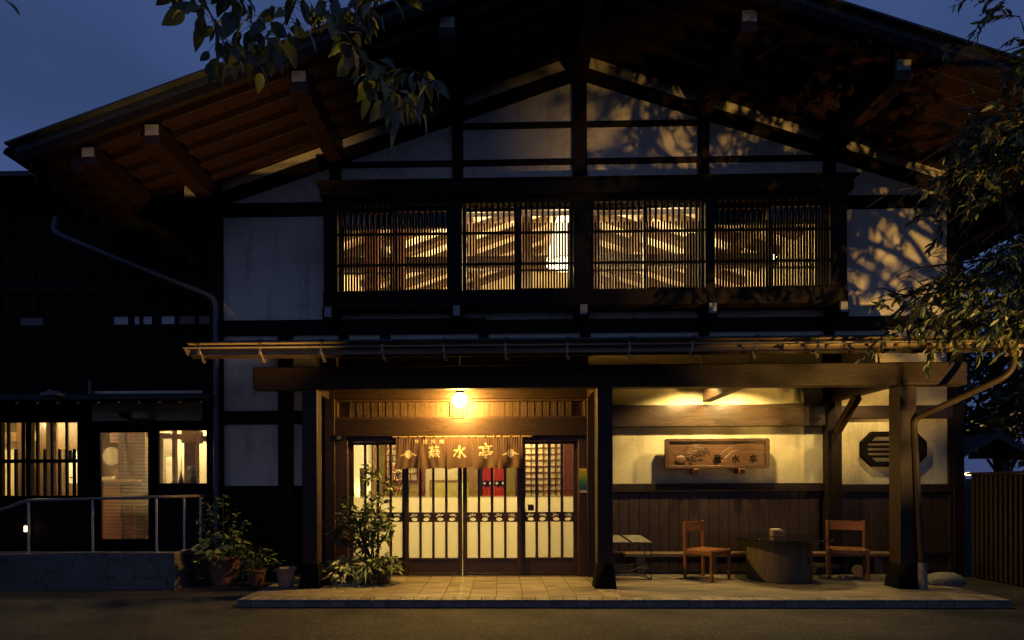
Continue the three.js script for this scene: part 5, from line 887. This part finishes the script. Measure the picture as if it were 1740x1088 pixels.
{ // the cherry whose branch hangs into the top of the view
  const t = thing('cherry_tree', 'broad-leaved branch hanging into the top left of the view', 'tree', [-3.0, 0, 7.6]), o = off(t), L = [];
  mesh(t, 'trunk', taper([V(0, 0, 0), V(0.05, 1.2, 0), V(-0.05, 2.4, 0), V(0.1, 4.2, 0)], 0.16, 0.07, 10, 10), mTrunk);
  const br = (pts, r0, r1) => { const P = pts.map(([x, y, z]) => V(x, y, z).sub(o)); mesh(t, 'branch', taper(P, r0, r1, 16, 7), mTrunk); return new THREE.CatmullRomCurve3(P); };
  br([[-2.95, 2.9, 7.6], [-2.0, 3.5, 6.9], [-1.2, 3.62, 6.3], [-0.72, 3.46, 6.05]], 0.045, 0.012);
  const A = br([[-0.74, 3.46, 6.05], [-0.68, 3.30, 6.04], [-0.60, 3.14, 6.05], [-0.49, 2.98, 6.08], [-0.34, 2.84, 6.1]], 0.0075, 0.003);
  const B = br([[-1.3, 3.62, 6.35], [-1.22, 3.36, 6.1], [-1.16, 3.22, 6.05], [-1.10, 3.08, 6.05]], 0.006, 0.002), C = br([[-0.66, 3.28, 6.04], [-0.55, 3.26, 6.1], [-0.42, 3.24, 6.15]], 0.004, 0.002), D = br([[-0.8, 3.47, 6.07], [-0.86, 3.30, 6.02], [-0.95, 3.22, 6.0]], 0.004, 0.002), G = br([[-1.24, 3.62, 6.3], [-1.10, 3.40, 6.1], [-1.02, 3.25, 6.05], [-0.96, 3.10, 6.05]], 0.005, 0.002), F = br([[-0.5, 2.99, 6.08], [-0.36, 2.98, 6.12], [-0.26, 2.90, 6.15]], 0.003, 0.0015);
  const put = (c, n, f0, spread, size) => { for (let i = 0; i < n; i++) { const f = f0 + (1 - f0) * (i + rnd()) / n, q = c.getPointAt(Math.min(f, 1)).add(o), a = rr(0, 6.28), d = V(Math.cos(a), rr(-1.2, 0.35), Math.sin(a) * 0.6).normalize(), e = q.clone().addScaledVector(d, rr(0.015, spread)); mesh(t, 'leaf_stalk', taper([q.clone().sub(o), q.clone().lerp(e, 0.6).sub(o).add(V(0, 0.003, 0)), e.clone().sub(o)], 0.0014, 0.001, 3, 4), mTrunk); L.push({ p: e, dir: d.add(V(0, -0.55, 0)), roll: rr(-1.3, 1.3), s: size * rr(0.55, 1.25), k: e.x < -0.8 ? (rnd() < 0.75 ? 0 : 1) : Math.floor(rr(0, 3)) }); } };
  put(A, 84, 0.08, 0.075, 0.92); put(B, 62, 0.25, 0.10, 1.0); put(G, 50, 0.3, 0.10, 1.05); put(C, 26, 0.2, 0.06, 0.95); put(D, 28, 0.3, 0.08, 1.0); put(F, 24, 0.2, 0.05, 0.85);
  L.push({ p: V(-1.98, 3.27, 6.15), dir: V(0.9, -0.35, 0), roll: 0.3, s: 1.1, k: 1 });
  leaves(t, L, [leafGeo(0.095, 0.048, 0.18, 0.2, 6), leafGeo(0.085, 0.044, 0.28, 0.4, 6), leafGeo(0.10, 0.046, 0.12, 0.3, 6)], mLeafC, 290);
}
{ // clipped shrub in the forecourt bed before the garden spotlight
  const t = thing('garden_shrub', 'low clipped shrub before the garden spotlight at the right of the forecourt', 'shrub', [5.75, 0, 6.05]), o = off(t), L = [];
  for (let i = 0; i < 14; i++) { const a = rr(0, 6.28), e = V(Math.cos(a) * rr(0.1, 0.5), rr(0.4, 0.9), Math.sin(a) * rr(0.05, 0.22)); mesh(t, 'stem', taper([V(0, 0, 0), V(e.x * 0.4, e.y * 0.5, e.z * 0.4), e], 0.012, 0.003, 6, 5), mTrunk); }
  for (let i = 0; i < 520; i++) { const a = rr(0, 6.28), q = Math.sqrt(rnd()), h = rr(0.15, 0.97); L.push({ p: V(Math.cos(a) * q * 0.62, h, Math.sin(a) * q * 0.25).add(o), dir: V(Math.cos(a), rr(-0.5, 0.8), Math.sin(a)), roll: rr(-1, 1), s: rr(0.7, 1.2), k: Math.floor(rr(0, 3)) }); }
  leaves(t, L, [leafGeo(0.075, 0.04, 0.2, 0.2)], mLeafA, 0);
}
function farTree(label, x, z, h, r, n) {
  const t = thing('garden_tree', label, 'tree', [x, 0, z]), o = off(t), L = [];
  mesh(t, 'trunk', taper([V(0, 0, 0), V(0.1, h * 0.35, 0), V(-0.05, h * 0.7, 0), V(0, h, 0)], 0.13, 0.03, 10, 8), mTrunk);
  for (let i = 0; i < 26; i++) {
    const a = rr(0, 6.28), e = V(Math.cos(a) * r * rr(0.5, 1), h * rr(0.42, 1.02), Math.sin(a) * r * rr(0.5, 1)), P = [V(0, e.y - h * 0.2, 0), V(e.x * 0.5, e.y + 0.05, e.z * 0.5), e];
    mesh(t, 'branch', taper(P, 0.03, 0.006, 7, 5), mTrunk); const c = new THREE.CatmullRomCurve3(P);
    for (let k = 0; k < n; k++) { const q = c.getPointAt(rr(0.45, 1)).add(V(rr(-0.3, 0.3), rr(-0.22, 0.22), rr(-0.3, 0.3))); L.push({ p: q.add(o), dir: V(rr(-1, 1), rr(-0.8, 0.3), rr(-1, 1)), roll: rr(-1, 1), s: rr(0.7, 1.2), k: Math.floor(rr(0, 3)) }); }
  }
  leaves(t, L, [leafGeo(0.16, 0.09, 0.2, 0.2), leafGeo(0.17, 0.075, 0.2, 0.2)], mLeafA, 0);
}
farTree('leafy garden tree behind the roofed gate, its crown before the dusk sky', 10.2, -3.4, 4.6, 1.8, 130);
farTree('tall dark garden tree at the far right, beside the eave of the inn', 12.0, -3.2, 7.2, 2.2, 150);
farTree('second garden tree farther right, above the roof of the gate', 9.6, -1.6, 4.2, 1.3, 110);

// ================================================================ garden lights outside the view
{
  const up = (label, p, q, I, ang, pen, col) => { const t = thing('ground_uplight', label, 'lamp', p); mesh(t, 'rim', new THREE.TorusGeometry(0.085, 0.012, 8, 24).rotateX(Math.PI / 2), mSteel, 0, 0.004, 0); mesh(t, 'light_face', new THREE.CircleGeometry(0.078, 24).rotateX(-Math.PI / 2), glow('uplight_glow_' + Math.round(p[0] * 10 + 100), 1, 0.7, 0.3, 4), 0, 0.006, 0); lampSpot([p[0], p[1] + 0.09, p[2]], q, col, I, ang, pen, 1.5); };
  up('round light set in the asphalt before the left half of the inn', [-1.6, 0.0, 4.0], [-4.0, 6.4, 0.5], 115, 0.31, 0.95, [1, 0.60, 0.18]);
  up('round light set in the asphalt under the hanging branch', [-0.9, 0.0, 5.75], [-0.58, 3.05, 6.05], 22, 0.30, 0.7, [1, 0.68, 0.22]);
  const s = thing('garden_spotlight', 'garden spotlight on a short stake at the right of the forecourt', 'lamp', [6.2, 0, 7.1]);
  mesh(s, 'stake', new THREE.CylinderGeometry(0.018, 0.012, 0.52, 10), mMetal, 0, 0.24, 0); const hd = mesh(s, 'head', new THREE.CylinderGeometry(0.06, 0.075, 0.16, 20, 1, true).rotateX(-1.2), mMetal, 0, 0.54, -0.02);
  mesh(s, 'lamp_face', new THREE.SphereGeometry(0.05, 16, 12), glow('spot_glow', 1, 0.7, 0.32, 5), 0, 0.56, -0.06);
  lampSpot([6.2, 0.58, 6.97], [4.4, 4.5, 0], [1, 0.60, 0.15], 225, 0.43, 0.6, 1.5);
}

renderer.render(scene, camera);
